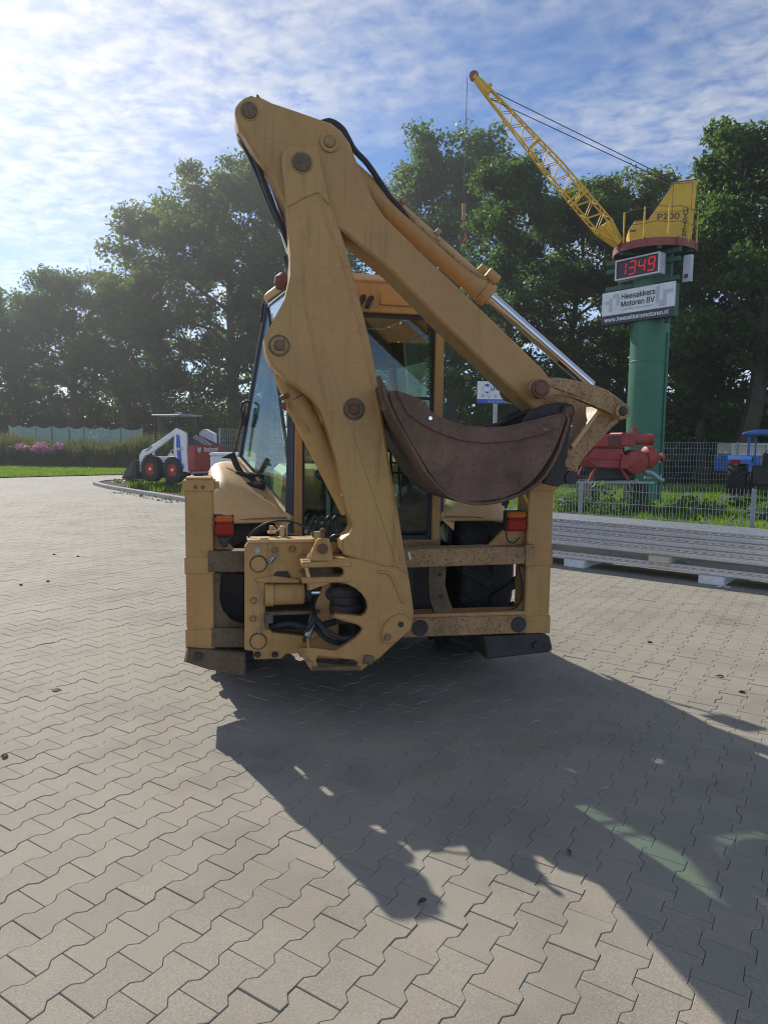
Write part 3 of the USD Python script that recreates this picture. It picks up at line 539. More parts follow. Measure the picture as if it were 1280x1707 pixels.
# slew cylinder and hoses inside the opening
cyl = obj('slew_cylinder', [lathe([(0, 0), (.075, 0), (.075, .05), (.068, .055), (.068, .22), (.062, .23), (0, .23)], 'x', 28).apply_translation(p3(441, 990, -.06) * [1, 1, 1])], M['tan'], B)
c0 = p3(441, 990, -.06)
obj('gland', lathe([(0, .225), (.057, .225), (.057, .27), (0, .27)], 'x', 24).apply_translation(c0), M['black'], cyl)
obj('rod', tube(c0 + [.27, 0, 0], c0 + [.40, 0, 0], .031, 24), M['chrome'], cyl)
cc = p3(576, 998, -.14)
obj('clevis', [lathe([(.03, -.085), (.085, -.085), (.095, -.07), (.095, -.03), (.08, -.02), (.08, .02), (.095, .03), (.095, .07), (.085, .085), (.03, .085)], 'z', 28).apply_translation(cc), tube(c0 + [.38, 0, 0], cc, .05, 16)], M['grime'], cyl)
obj('swing_pin', [tube(cc - [0, 0, .14], cc + [0, 0, .16], .045, 20)], M['grime'], B)
obj('cylinder_tray', [box(c0[0], c0[0] + .32, -.13, .1, c0[2] - .115, c0[2] - .095, .004), box(c0[0], c0[0] + .02, -.13, .1, c0[2] - .2, c0[2] - .1)], M['dirty'], B)
for i, pts in enumerate(([(508, 1068, -.2), (516, 1046, -.24), (524, 1028, -.22), (520, 1010, -.1)], [(525, 1030, -.22), (545, 1052, -.3), (570, 1064, -.3), (592, 1058, -.27), (604, 1040, -.18)], [(520, 1036, -.18), (540, 1062, -.25), (566, 1072, -.25), (596, 1064, -.22)], [(446, 1046, -.05), (480, 1040, -.1), (520, 1046, -.12), (560, 1036, -.1)])):
    obj('hydraulic_hose', pipe(smoothpath([p3(*q) for q in pts]), .016 if i < 3 else .02, 10), M['hose'], B)
obj('hose_collar', [tube(p3(513, 1060, -.23), p3(522, 1034, -.23), .021, 12)], M['steel'], B)
obj('belly_plate', box(-.62, .25, .1, .3, .40, .85), M['grime'], B)
obj('underbody', [box(-.55, .5, .36, 2.3, .34, .56, .03), box(-.6, .6, 3.0, 3.5, .3, .55, .03)], M['grime'], B)

# swing casting that hooks round the opening and carries the boom
YK = -.36
outer = [(524, 940), (536, 936), (574, 930), (600, 933), (620, 938), (643, 945), (662, 946), (682, 963), (690, 1020), (686, 1050), (655, 1077), (632, 1099), (618, 1106), (603, 1119), (519, 1119), (515.5, 1111), (500, 1085), (497, 1080), (512, 1082), (512, 1066), (520, 1066), (512, 965), (524, 960)]
slot = [(516, 946), (566, 946), (573, 950), (573, 958), (566, 963), (516, 963)]
big = [(516, 972), (560, 971), (578, 974), (592, 981), (603, 990), (611, 1002), (613.5, 1014), (610, 1023), (603, 1028), (560, 1024), (555, 1030), (575, 1037), (596, 1042), (605, 1049), (602, 1056), (593, 1065), (577, 1076), (558, 1086), (516, 1080)]
lowslot = [(527, 1102), (530, 1095), (590, 1101), (598, 1106), (594, 1112), (530, 1112)]
ko = Polygon(poly(outer, YK), [poly(slot, YK), poly(big, YK), poly(lowslot, YK)])
cast = obj('swing_casting', plate(ko, YK, YK + .055, bevel=.008, rnd=.004), M['tan'], B)
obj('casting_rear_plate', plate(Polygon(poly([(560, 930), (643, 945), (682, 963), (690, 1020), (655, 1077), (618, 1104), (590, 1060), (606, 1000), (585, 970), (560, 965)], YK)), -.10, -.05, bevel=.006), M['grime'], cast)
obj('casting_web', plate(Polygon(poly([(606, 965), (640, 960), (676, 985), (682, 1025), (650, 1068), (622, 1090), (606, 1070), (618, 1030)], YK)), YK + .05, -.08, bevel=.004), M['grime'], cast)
for zz in (mp(540, 941, YK)[1], mp(540, 967, YK)[1]):
    a, b = mp(503, 940, YK)[0], mp(585, 940, YK)[0]
    obj('casting_flange', plate([(a, YK - .004), (a + .03, YK - .006), (b, YK - .006), (b, -.06), (a + .02, -.06), (a, -.14)], zz - .016, zz + .016, bevel=.005, axis='z'), M['tan'], cast)
obj('flange_post', [plate(poly([(507, 941), (512, 941), (519, 966), (512, 966)], YK + .0), YK + .0, YK + .03, bevel=.003)], M['tan_fender'], cast)
obj('kingpost_tube', tube(np.array([mp(538, 955, -.2)[0], -.2, mp(538, 966, -.2)[1]]), np.array([mp(538, 955, -.2)[0], -.2, mp(538, 942, -.2)[1]]), .075, 24), M['dirty'], cast)
lug = obj('pin_lug', plate(poly([(516, 936), (524, 910), (530, 899), (540, 897), (548, 900), (552, 912), (556, 936)], YK + .0), YK, YK + .04, bevel=.006, rnd=.006), M['tan'], cast)
obj('pin_lug', plate(poly([(507, 938), (520, 918), (530, 900), (541, 897), (549, 900), (553, 912), (557, 938)], YK + .10), YK + .10, YK + .14, bevel=.006), M['tan_fender'], cast)
c = p3(537.5, 914.5, YK)
obj('lug_pin', [lathe([(0, -.022), (.022, -.022), (.028, -.016), (.028, .16), (0, .16)], 'y', 24).apply_translation(c)], M['rustpin'], lug)
c = p3(538, 896, YK + .02)
obj('grease_nipple', [tube(c + [0, 0, -.02], c + [0, 0, .03], .012, 8), lathe([(0, .03), (.014, .032), (.016, .042), (.010, .052), (0, .054)], 'z', 12).apply_translation(c)], M['rustpin'], cast)
obj('weld_bead', [pipe(smoothpath([p3(630, 953, YK - .002), p3(646, 955, YK - .003), p3(655, 965, YK - .003), p3(672, 1005, YK - .003)], 4), .009, 8)], M['tan'], cast)
arm = [(636, 1060), (640, 1043), (652, 1030), (666, 1024), (676, 1026), (687, 1038), (685, 1050), (664, 1068), (648, 1074), (639, 1071)]
obj('lock_plate', plate(poly(arm, YK - .016), YK - .016, YK - .001, bevel=.004, rnd=.004), M['tan'], cast)
c = p3(668, 1041, YK - .016); obj('lock_hole', tube(c + [0, -.003, 0], c, .017, 20), M['grime'], cast)
c = p3(645.5, 1062, YK - .016); obj('lock_bolt', [tube(c + [0, -.004, 0], c, .023, 20), tube(c + [0, -.014, 0], c + [0, -.003, 0], .015, 12)], M['tan_worn'], cast)
obj('casting_toe', [tube(p3(606, 1098, YK) + [0, -.01, 0], p3(620, 1100, YK) + [0, -.012, 0], .026, 10), tube(p3(521, 1115, YK), p3(600, 1114, YK), .014, 10)], M['dirty'], cast)
obj('casting_toe_strut', plate(poly([(497, 1084), (503, 1080), (524, 1106), (519, 1116), (514, 1112)], YK - .003), YK - .003, YK + .05, bevel=.005), M['tan_worn'], cast)

# boom
YB = -.33
boom = [(470.5, 258), (473, 249), (479, 245), (500, 243), (523, 244), (529, 249), (534, 266), (544, 313), (573, 400), (594, 474), (610, 540), (619, 580), (629.5, 631), (644, 735), (665, 861), (674, 918), (682, 963), (690, 1020), (680, 1026), (640, 962), (600, 936), (576, 927), (570.5, 919), (569, 901), (583, 891), (588, 880), (586, 870), (571, 818), (561, 765), (547, 718), (537, 690), (529, 675), (520, 664), (508, 654), (493, 643), (476, 634), (465, 621), (452, 608), (443, 587), (440, 563), (454, 536), (475, 497), (484, 458), (484, 423), (477, 349)]
bm = obj('boom', plate(poly(boom, YB), YB, -.13, bevel=.012, rnd=.004), M['tan'], B)
def boss(px, py, Y, ro, ri, out, m1, m2, parent, name='pin_boss'):
    c = p3(px, py, Y)
    b = obj(name, lathe([(ri, -out), (ro - .006, -out), (ro, -out + .005), (ro, .002)], 'y', 28).apply_translation(c), m1, parent)
    obj('pin', lathe([(0, -out - .008), (ri - .008, -out - .008), (ri - .002, -out - .003), (ri - .002, 0)], 'y', 24).apply_translation(c), m2, parent)
boss(465.5, 576, YB, .047, .030, .012, M['tan_worn'], M['dirty'], bm); boss(590, 682, YB, .050, .033, .012, M['dirty'], M['rustpin'], bm); boss(503, 271, YB - .004, .060, .048, .008, M['tan_worn'], M['dirty'], bm)
for pts, hw in (([(503, 385), (508, 500), (524, 580), (545, 690)], .010), ([(515, 290), (528, 305), (548, 380), (566, 420), (590, 505), (612, 600), (630, 680), (655, 850), (668, 940)], .012)):
    obj('weld_seam', pipe(smoothpath([p3(x, y, YB + hw * .55) for x, y in pts], 5), hw, 8), M['tan'], bm)
obj('boom_end_plate', plate(poly([(469, 268), (471.5, 250), (478, 243), (500, 241), (524, 242), (531, 249), (545, 318), (552, 345), (530, 320), (505, 330), (478, 345)], YB - .008), YB - .008, YB + .001, bevel=.003, rnd=.006), M['tan'], bm)
# lift cylinder on the far side of the boom's hollow
la, lb = p3(462, 612, -.13), p3(586, 850, -.13)
lc = obj('lift_cylinder', [tube(p3(492, 664, -.16), lb, .068, 24), tube(p3(468, 622, -.16), p3(492, 664, -.16), .045, 20, .066)], M['tan'], B)
obj('cylinder_pipe', pipe(smoothpath([p3(475, 668, -.22), p3(484, 690, -.24), p3(500, 704, -.24), p3(514, 720, -.22)]), .010), M['tan'], lc)
obj('pipe_elbow', [tube(p3(468, 664, -.22), p3(480, 658, -.22), .014, 8), tube(p3(471, 672, -.22), p3(479, 682, -.22), .018, 8)], M['rustpin'], lc)
obj('hose_clamp', pipe(smoothpath([p3(569, 826, -.30), p3(574, 824, -.31), p3(577, 834, -.31), p3(580, 850, -.3), p3(586, 866, -.28)]), .008), M['tan_fender'], lc)
# dipper cylinder hidden behind the boom, its rod up to the dipper's tail
obj('dipper_cylinder', [tube(p3(487, 425, -.12), p3(560, 640, -.12), .062, 20)], M['grime'], B)
obj('dipper_rod', [tube(p3(413, 196, -.14), p3(487, 425, -.14), .026, 20)], M['chrome'], B)
obj('dipper_rod_hose', [pipe(smoothpath([p3(398, 222, -.2), p3(420, 250, -.22), p3(445, 318, -.22), p3(466, 368, -.22), p3(482, 410, -.2)]), .014), pipe(smoothpath([p3(402, 232, -.17), p3(426, 282, -.18), p3(452, 346, -.18), p3(480, 404, -.17)]), .013)], M['hose'], B)

# dipper with bucket cylinder
YD = -.30; YD2 = -.09
dip = [(391, 185), (393, 176), (399, 168), (408, 161), (419, 157), (427, 160), (428, 152.5), (434, 160), (454, 170), (496, 184), (538, 199), (552, 203), (563, 212), (574, 224), (583, 236), (594, 266), (603, 285), (612, 306), (618, 322), (626, 337), (641, 360), (692, 411), (751, 466), (860, 571), (905, 615), (918, 632), (922, 650), (916, 668), (904, 682), (893, 684), (873, 666), (834, 631), (764, 564), (735, 536), (653, 452), (587, 398), (573, 386), (540, 370), (486, 368), (469, 330), (450, 290), (428, 262), (407, 225), (397, 212), (394, 200)]
dp = obj('dipper_arm', plate(poly(dip, YD), YD, YD2, bevel=.012, rnd=.004), M['tan'], B)
boss(549, 237, YD, .052, .033, .014, M['tan'], M['tan_worn'], dp); boss(415, 184, YD, .050, .043, .008, M['tan'], M['dirty'], dp)
A0, A1 = p3(560, 268, -.19), p3(985, 643, -.19)
def along(t): return A0 + (A1 - A0) * t
bc = obj('bucket_cylinder', [tube(along(.0), along(.555), .066, 32), tube(along(.545), along(.575), .070, 32)], M['tan'], B)
obj('rod', tube(along(.575), along(1.0), .034, 28), M['chrome'], bc)
obj('port_block', [tube(along(.52) + [.055, -.05, .06], along(.56) + [.055, -.05, .06], .03, 12), tube(along(.5) + [.03, -.03, .03], along(.5) + [.065, -.055, .068], .02, 10)], M['tan'], bc)
ln = [p3(640, 318, -.25), p3(700, 378, -.25), p3(760, 432, -.25), p3(796, 458, -.25), p3(812, 464, -.24)]
obj('steel_pipe', pipe(smoothpath(ln), .011), M['tan_worn'], bc)
obj('dipper_hose', pipe(smoothpath([p3(536, 204, -.2), p3(552, 202, -.22), p3(572, 216, -.24), p3(590, 248, -.25), p3(612, 272, -.25), p3(634, 304, -.25), p3(655, 334, -.25), p3(700, 380, -.24), p3(730, 405, -.24)]), .016, 10), M['hose'], B)
for t_ in (.2, .33): obj('pipe_clip', tube(along(t_) + [.04, -.045, .045], along(t_ + .015) + [.04, -.045, .045], .022, 10), M['tan_worn'], bc)

# bucket and its linkage
YN, YF = -.52, .06
shell = [(637, 644), (640, 662), (652, 690), (670, 722), (690, 757), (709, 790), (728, 813), (744, 827), (764, 837), (784, 842), (803, 843), (828, 840), (850, 834), (875, 824), (897, 810), (912, 794), (924, 775), (934, 754), (941, 733), (948, 712), (951, 697), (944, 686)]
Q = poly(shell, YN)
bk = obj('bucket', [], M['rust'], B) if False else None
def strip(P, Ya, Yb, th):
    n = len(P); I = P + 0.0
    d = np.gradient(P, axis=0); d /= np.linalg.norm(d, axis=1, keepdims=True); nn = np.c_[-d[:, 1], d[:, 0]]; I = P + nn * th
    return plate(np.vstack([P, I[::-1]]), Ya, Yb, bevel=.004)
bk = obj('bucket', strip(Q, YN, YF, .018), M['rust'], B, smooth=40, label='rusty brown digging bucket')
inner = [(648, 651), (662, 650), (678, 656), (700, 664), (711, 670), (717, 684), (733, 694), (753, 702), (776, 708), (800, 711), (819, 712), (846, 710), (873, 704), (896, 699), (913, 694), (930, 690), (942, 690), (944, 700), (938, 716), (930, 738), (918, 762), (902, 786), (886, 804), (866, 820), (840, 831), (806, 836), (782, 836.5), (762, 832), (746, 822), (730, 807), (714, 784), (696, 755), (678, 724), (662, 694), (653, 672)]
for Ya, nm in ((YN + .004, 'near'), (YF - .022, 'far')):
    sp_ = obj('side_plate', plate(poly(inner, YN) , Ya, Ya + .018, bevel=.004), M['rust'], bk)
wp = [(660, 651), (680, 657), (710, 670), (716, 686), (733, 697), (776, 711), (819, 715), (873, 708), (913, 698), (938, 692), (934, 712), (905, 724), (860, 735), (810, 739), (770, 735), (730, 721), (705, 708), (680, 690)]
obj('side_wear_plate', plate(poly(wp, YN - .012), YN - .010, YN + .006, bevel=.004), M['rust'], bk)
obj('plate_hole', tube(p3(717.5, 697, YN - .012), p3(717.5, 697, YN - .012) + [0, .004, 0], .010, 14), M['chrome'], bk)
lipd = Q[0] - Q[2]; lipd /= np.linalg.norm(lipd)
for k in range(4):
    y = YN + .05 + k * .155; a = np.array([Q[0][0], y, Q[0][1]]); d3 = np.array([lipd[0], 0, lipd[1]])
    obj('tooth', tube(a - d3 * .12 + [.008, 0, 0], a + d3 * .06 + [.008, 0, 0], .036, 4, .012), M['rust'], bk)
for Ya in (-.36, -.06):
    obj('hinge_plate', plate(poly([(870, 706), (880, 686), (905, 676), (930, 670), (946, 671), (956, 684), (955, 700), (946, 740), (948, 780), (942, 806), (930, 812), (905, 806), (918, 782), (932, 744), (940, 712)], -.36), Ya, Ya + .03, bevel=.006, rnd=.004), M['grime'], bk)
obj('hinge_tube', [tube((mp(932, 794, -.2)[0], -.37, mp(932, 794, -.2)[1]), (mp(932, 794, -.2)[0], -.03, mp(932, 794, -.2)[1]), .04, 16)], M['grime'], bk)
YL = -.42
lk = [(882, 648), (884, 638), (892, 631), (905, 632), (920, 629), (933, 629), (952, 632), (975, 637), (998, 643), (1014, 650), (1030, 661), (1043, 672), (1050, 684), (1047, 695), (1038, 700), (1027, 697), (1019, 688), (1008, 680), (992, 673), (975, 668), (960, 664), (944, 660), (928, 659), (914, 663), (902, 665), (890, 661)]
l1 = obj('bucket_link', plate(poly(lk, YL), YL, YL + .05, bevel=.010, rnd=.003), M['tan_worn'], B)
obj('bucket_link', plate(poly(lk, YL), .0, .05, bevel=.010, rnd=.003), M['tan_worn'], B)
boss(899, 648, YL - .002, .052, .040, .022, M['rustpin'], M['rustpin'], l1); boss(1036, 685.5, YL, .048, .028, .018, M['tan_worn'], M['grime'], l1)
tl = [(990, 690), (1004, 676), (1018, 676), (1034, 690), (1034, 702), (1020, 714), (1000, 735), (984, 752), (972, 766), (966, 778), (962, 792), (950, 800), (940, 806), (931, 800), (927, 788), (931, 770), (938, 752), (950, 746), (960, 732), (976, 712)]
l2 = obj('tipping_link', plate(poly(tl, -.34), -.34, -.05, bevel=.014, rnd=.004), M['tan_worn'], B)
obj('link_flange', plate(poly([(952, 742), (996, 684), (1000, 688), (957, 748)], -.365), -.365, -.335, bevel=.004), M['tan_fender'], l2)
boss(947.5, 771, -.345, .050, .036, .014, M['tan_worn'], M['tan_worn'], l2); boss(932, 794, -.345, .032, .024, .010, M['dirty'], M['grime'], l2)
boss(945.5, 685.5, -.37, .042, .030, .016, M['grime'], M['rustpin'], B, 'bucket_hinge_boss')
obj('bucket_hose', pipe(smoothpath([p3(832, 709, -.2), p3(850, 700, -.26), p3(868, 690, -.3), p3(884, 684, -.31)]), .014), M['hose'], B)

# mudguards, wheels
for sgn in (-1, 1):
    ys = np.array([.42, .47, .55, .66, .80, .95, 1.12, 1.3, 1.5, 1.7, 1.85]); zs = np.array([1.085, 1.19, 1.285, 1.355, 1.40, 1.425, 1.43, 1.42, 1.38, 1.30, 1.2])
    xs = np.array([.40, .55, .75, .90, .985, 1.03, 1.052, 1.06]); dz = np.array([.03, .03, .025, .01, -.02, -.06, -.12, -.20]); dyy = np.array([0, 0, 0, 0, .012, .03, .055, .09])
    xin = np.where(ys < 1.2, .475 + (ys - .40) * .49, .87)
    tt = np.array([0, .2, .45, .68, .84, .93, .98, 1.0])
    V = np.array([[(sgn * (xi + (1.06 - xi) * t), y + (ddy if y < 1.12 else -ddy), max(z * min(t * 1.5, 1) + (1.085 + min(max((y - .42) / .78, 0), 1) * .345) * (1 - min(t * 1.5, 1)) + ddz if y < 1.2 else z + ddz, 1.085 + ddz * .15)) for t, ddz, ddy in zip(tt, dz, dyy)] for y, z, xi in zip(ys, zs, xin)]).reshape(-1, 3)
    a, b = len(ys), len(xs); f = []
    for i in range(a - 1):
        for j in range(b - 1):
            k = i * b + j; f += [(k, k + 1, k + b + 1), (k, k + b + 1, k + b)]
    m = tm(V, f if sgn < 0 else np.array(f)[:, ::-1]); low = m.copy(); low.vertices = V - [0, -.006, .02]; low.invert()
    obj('mudguard', [m, low], M['tan_fender'], B, smooth=True)
    obj('mudguard_edge', pipe([(sgn * x, .42 + d - .004, 1.085 + z * .15) for x, z, d in zip(.475 + (1.06 - .475) * tt, dz, dyy)], .012), M['tan_fender'], B)
    wx, wy, wr, ww = sgn * .86, 1.0, .70, .40
    prof = [(.34, -ww / 2 + .03), (.40, -ww / 2 + .005), (.52, -ww / 2 - .005), (.61, -ww / 2 + .01), (.655, -ww / 2 + .05), (.665, 0), (.655, ww / 2 - .05), (.61, ww / 2 - .01), (.52, ww / 2 + .005), (.40, ww / 2 - .005), (.34, ww / 2 - .03)]
    wh = thing('rear_wheel', parent=B, loc=(wx, wy, wr)) 
    obj('tyre', lathe(prof, 'x', 48), M['rubber'], wh, smooth=True)
    obj('rim', lathe([(.0, sgn * .10), (.16, sgn * .10), (.18, sgn * .06), (.30, sgn * .05), (.34, sgn * .17), (.345, -sgn * .17), (.3, -sgn * .05), (0, -sgn * .05)], 'x', 32), M['tan_worn'], wh)
    lugs = []
    for k in range(20):
        for s in (-1, 1):
            t = (k + (.5 if s > 0 else 0)) * 2 * math.pi / 20
            q = box(0, ww / 2 + .012, -.032, .032, .63, .705, .008); q.vertices[:, 1] += (q.vertices[:, 0] - .1) * .55; q.vertices[:, 2] -= np.maximum(q.vertices[:, 0] - .14, 0) * .5
            q.vertices[:, 0] *= s; q.apply_transform(trimesh.transformations.rotation_matrix(t, (1, 0, 0))); lugs.append(q)
    obj('tread_lug', lugs, M['rubber'], wh, smooth=False)
    fw = thing('front_wheel', parent=B, loc=(sgn * .80, 3.25, .48))
    obj('tyre', lathe([(.22, -.15), (.3, -.165), (.42, -.155), (.47, -.11), (.48, 0), (.47, .11), (.42, .155), (.3, .165), (.22, .15)], 'x', 40), M['rubber'], fw, smooth=True)
    obj('rim', lathe([(0, .06), (.14, .06), (.2, .1), (.22, .13), (.22, -.13), (.2, -.1), (.14, -.06), (0, -.06)], 'x', 28), M['tan_worn'], fw)
obj('chassis', [box(-.38, .38, .36, 3.7, .55, .95, .02), tube((-.8, 1.0, .7), (.8, 1.0, .7), .12, 16), tube((-.75, 3.25, .5), (.75, 3.25, .5), .08, 12)], M['grime'], B)
hood = obj('engine_hood', [box(-.43, .43, 2.15, 3.75, .95, 1.36, .06)], M['tan_fender'], B)
obj('exhaust', tube((.25, 2.5, 1.5), (.25, 2.5, 1.95), .04, 14), M['grime'], hood)
for sgn in (-1, 1):
    obj('loader_arm', plate([(2.0, 1.55), (2.2, 1.72), (2.45, 1.70), (3.6, 1.05), (4.25, .50), (4.25, .32), (4.05, .32), (3.5, .85), (2.3, 1.42), (2.0, 1.42)], sgn * .62, sgn * .70, axis='x', bevel=.006), M['tan_fender'], B)
fb = [(4.25, .25), (4.25, .95), (4.32, .97), (4.45, .55), (4.95, .28), (4.95, .24), (4.4, .22)]
obj('loader_bucket', plate(fb, -1.12, 1.12, axis='x', bevel=.01), M['tan_worn'], B)

# cab
YR = .40
zc0, zroof = mp(617, 905, YR)[1], mp(617, 478, YR)[1]
XL0, XL1, XR0, XR1 = mp(489, 800, YR)[0], mp(503.5, 800, YR)[0], mp(722, 700, YR)[0], mp(735.5, 700, YR)[0]
cab = thing('cab', parent=B)
RA = {'bl': (XL0, YR), 'br': (XR1, YR), 'ml': (-.91, 1.20), 'mr': (.91, 1.20), 'fl': (-.70, 2.1), 'fr': (.70, 2.1)}
TT = .67                                               # the cab narrows towards its roof
def top(k, s=TT): x, y = RA[k]; c = (0.0, 1.15); return (x * (s if k[0] != 'b' else .97), c[1] + (y - c[1]) * (.90 if k[0] != 'b' else .98))
zglass = {'bl': 1.10, 'br': 1.10, 'ml': 1.47, 'mr': 1.47, 'fl': .98, 'fr': .98}
def post(k, z0, r, m):
    x, y = RA[k]; X, Y = top(k); f = (z0 - .9) / (zroof - .9)
    return tube((x + (X - x) * max(f, 0), y + (Y - y) * max(f, 0), z0), (X, Y, zroof), r, 8)
obj('rear_pillar', [plate([(XL0, zc0), (XL1, zc0), (XL1 + .0, zroof), (XL0 + .02, zroof)], YR - .03, YR + .05, bevel=.005)], M['tan'], cab)
obj('rear_pillar', [plate([(XR0, zc0), (XR1, zc0), (XR1 - .0, zroof), (XR0 - .0, zroof)], YR - .03, YR + .05, bevel=.005)], M['tan'], cab)
obj('rear_sill', plate([(XL0, zc0 - .04), (XR1, zc0 - .04), (XR1, zc0 + .02), (XL0, zc0 + .02)], YR - .05, YR + .05, bevel=.006), M['tan_worn'], cab)
zh = mp(660, 524, YR)[1]
obj('rear_header', [plate([(XL0, zh), (XR1, zh), (XR1, zroof + .02), (XL0, zroof + .02)], YR - .02, YR + .05, bevel=.005), box(XL0, XR1, YR - .035, YR - .01, zh, zh + .03, .006), box(mp(632, 480, YR)[0], XR1 - .02, YR - .03, YR - .01, zh + .05, zroof - .03, .006)], M['tan'], cab)
for x, y in ((604, 497), (617, 499)):
    c = p3(x, y, YR - .03); obj('work_lamp_knob', [tube(c, c + [0, -.05, -.0], .017, 10), tube(c + [0, -.03, .01], c + [-.03, -.05, -.06], .015, 8)], M['black'], cab)
obj('rear_window', box(XL1, XR0, YR + .010, YR + .016, zc0 + .02, zh), M['glass_back'], cab)
seal = [box(XL1, XL1 + .018, YR, YR + .022, zc0 + .02, zh), box(XR0 - .022, XR0, YR, YR + .022, zc0 + .02, zh), box(XL1, XR0, YR, YR + .022, zc0 + .02, zc0 + .045), box(XL1, XR0, YR, YR + .022, zh - .025, zh)]
obj('window_seal', seal, M['trim'], cab)
zm = mp(690, 661, YR)[1]
obj('window_bar', [box(XL1 + .4, XR0, YR + .002, YR + .024, zm - .02, zm), box(XL1, XR0, YR + .06, YR + .075, mp(660, 770, YR)[1] - .014, mp(660, 770, YR)[1]), box(XL1 + .1, XR0, YR + .06, YR + .075, mp(660, 787, YR)[1] - .014, mp(660, 787, YR)[1])], M['trim'], cab)
obj('window_gasket', [moved(lathe([(.010, -.004), (.016, -.004), (.016, .004), (.010, .004)], 'y', 8), (XR0 - .028, YR - .002, zm + .03 + i * .035)) for i in range(16)], M['black'], cab, smooth=False)
roof_o = [top('bl'), top('br'), (top('mr')[0], top('mr')[1] - .1), top('mr'), top('fr'), top('fl'), top('ml'), (top('ml')[0], top('ml')[1] - .1)]
rp = Polygon(roof_o).buffer(.025)
obj('roof', [plate(rp, zroof + .015, zroof + .075, axis='z', bevel=.025), plate(rp.buffer(-.16), zroof + .07, zroof + .12, axis='z', bevel=.03)], M['tan_fender'], cab)
obj('headliner', plate(rp.buffer(-.10), zroof - .012, zroof + .012, axis='z', bevel=.005), M['liner'], cab)
def pane(k1, k2, name, inset=.03):
    a, b = np.array([*RA[k1]]), np.array([*RA[k2]]); A, Bq = np.array(top(k1)), np.array(top(k2)); out = []
    def P(k, lo, hi, z): f = (z - .9) / (zroof - .9); return np.r_[lo + (hi - lo) * f, z]
    q = [P(k1, a, A, zglass[k1]), P(k2, b, Bq, zglass[k2]), P(k2, b, Bq, zroof - (.13 if name == 'door_window' else 0)), P(k1, a, A, zroof - (.13 if name == 'door_window' else 0))]
    n = np.cross(q[1] - q[0], q[3] - q[0]); n /= np.linalg.norm(n)
    v = np.array(q + [p - n * .005 for p in q]); return tm(v, [(0, 1, 2), (0, 2, 3), (6, 5, 4), (7, 6, 4), (0, 4, 5), (0, 5, 1), (1, 5, 6), (1, 6, 2), (2, 6, 7), (2, 7, 3), (3, 7, 4), (3, 4, 0)]), q
for k1, k2, nm in (('bl', 'ml', 'rear_quarter_window'), ('mr', 'br', 'rear_quarter_window'), ('ml', 'fl', 'door_window'), ('fr', 'mr', 'door_window'), ('fl', 'fr', 'windscreen')):
    m, q = pane(k1, k2, nm); g = obj(nm, m, M['glass'], cab, smooth=False)
    obj('pane_trim', [tube(q[i] * .985 + q[(i + 2) % 4] * .015, q[(i + 1) % 4] * .985 + q[(i + 3) % 4] * .015, .012 if nm != 'rear_quarter_window' else .011, 8) for i in range(4)], M['trim'], g)
    if nm == 'door_window':
        fz = (zroof - .9) / (zroof - .9); t0 = np.r_[top(k1), zroof]; t1 = np.r_[top(k2), zroof]; nn = np.cross(q[1] - q[0], q[3] - q[0]); nn = nn / np.linalg.norm(nn) * .03
        vv = np.array([q[3], q[2], t1, t0]); obj('door_header', tm(np.vstack([vv, vv - nn]), [(0, 1, 2), (0, 2, 3), (6, 5, 4), (7, 6, 4), (0, 4, 5), (0, 5, 1), (2, 6, 7), (2, 7, 3)]), M['tan'], cab, smooth=False)
    if nm == 'door_window':
        fa, fb = (2, 3) if k1[0] == 'f' else (3, 2); lo_f, lo_r = (q[0], q[1]) if k1[0] == 'f' else (q[1], q[0]); hi_f, hi_r = (q[3], q[2]) if k1[0] == 'f' else (q[2], q[3])
        vv = np.array([lo_f, lo_f + (lo_r - lo_f) * .22, hi_f + (hi_r - hi_f) * .34, hi_f]); obj('door_post', tm(np.vstack([vv - nn * .3, vv - nn]), [(0, 1, 2), (0, 2, 3), (6, 5, 4), (7, 6, 4), (1, 5, 6), (1, 6, 2)]), M['tan'], cab, smooth=False)
    if nm == 'rear_quarter_window':
        nrm_ = np.array([-1.0 if k1 == 'bl' else 1.0, -.9, 0]) / 1.35; e0, e1 = q[0] + nrm_ * .012, q[1] + nrm_ * .012
        obj('lower_trim', [tube(e0, e1, .020, 10), tm(np.array([e0, e1, e1 + nrm_ * .10 - [0, 0, .075], e0 + nrm_ * .10 - [0, 0, .075]]), [(0, 1, 2), (0, 2, 3)])], M['tan_fender'], g)
        s = -1 if k1 == 'bl' else 1
        a, b2 = (q[0], q[3]) if s < 0 else (q[1], q[2])
        e = np.array([-s * -.055, .10, 0])
        obj('rear_trim', tm(np.array([a, a + [s * .05, .055, 0.02], b2 + [s * .03, .045, 0], b2]) - [0, .004, 0], [(0, 1, 2), (0, 2, 3)]), M['trim'], g, smooth=False)
for k in ('fl', 'fr', 'ml', 'mr'): obj('cab_post', post(k, zglass[k] - .2, .035 if k[0] == 'f' else .020, 0), M['trim'] if k[0] == 'm' else M['tan'], cab)
obj('cab_floor', [plate(Polygon([RA[k] for k in ('bl', 'br', 'mr', 'fr', 'fl', 'ml')]).buffer(-.06), zc0 - .06, zc0 - .02, axis='z')], M['black'], cab)
for s in (-1, 1): obj('cab_lower_wall', [plate([(RA['bl'][1] + .1, zc0 - .03), (1.2, zc0 - .03), (2.1, zc0 - .03), (2.1, 1.14), (1.2, 1.44), (RA['bl'][1] + .1, 1.08)], s * .60, s * .63, axis='x')], M['black'], cab)
seat = obj('operator_seat', [box(-.24, .24, .95, 1.42, 1.30, 1.42, .04), box(-.23, .23, 1.36, 1.48, 1.40, 1.92, .05), box(-.15, .15, 1.05, 1.35, .9, 1.3, .02)], M['seat'], cab)
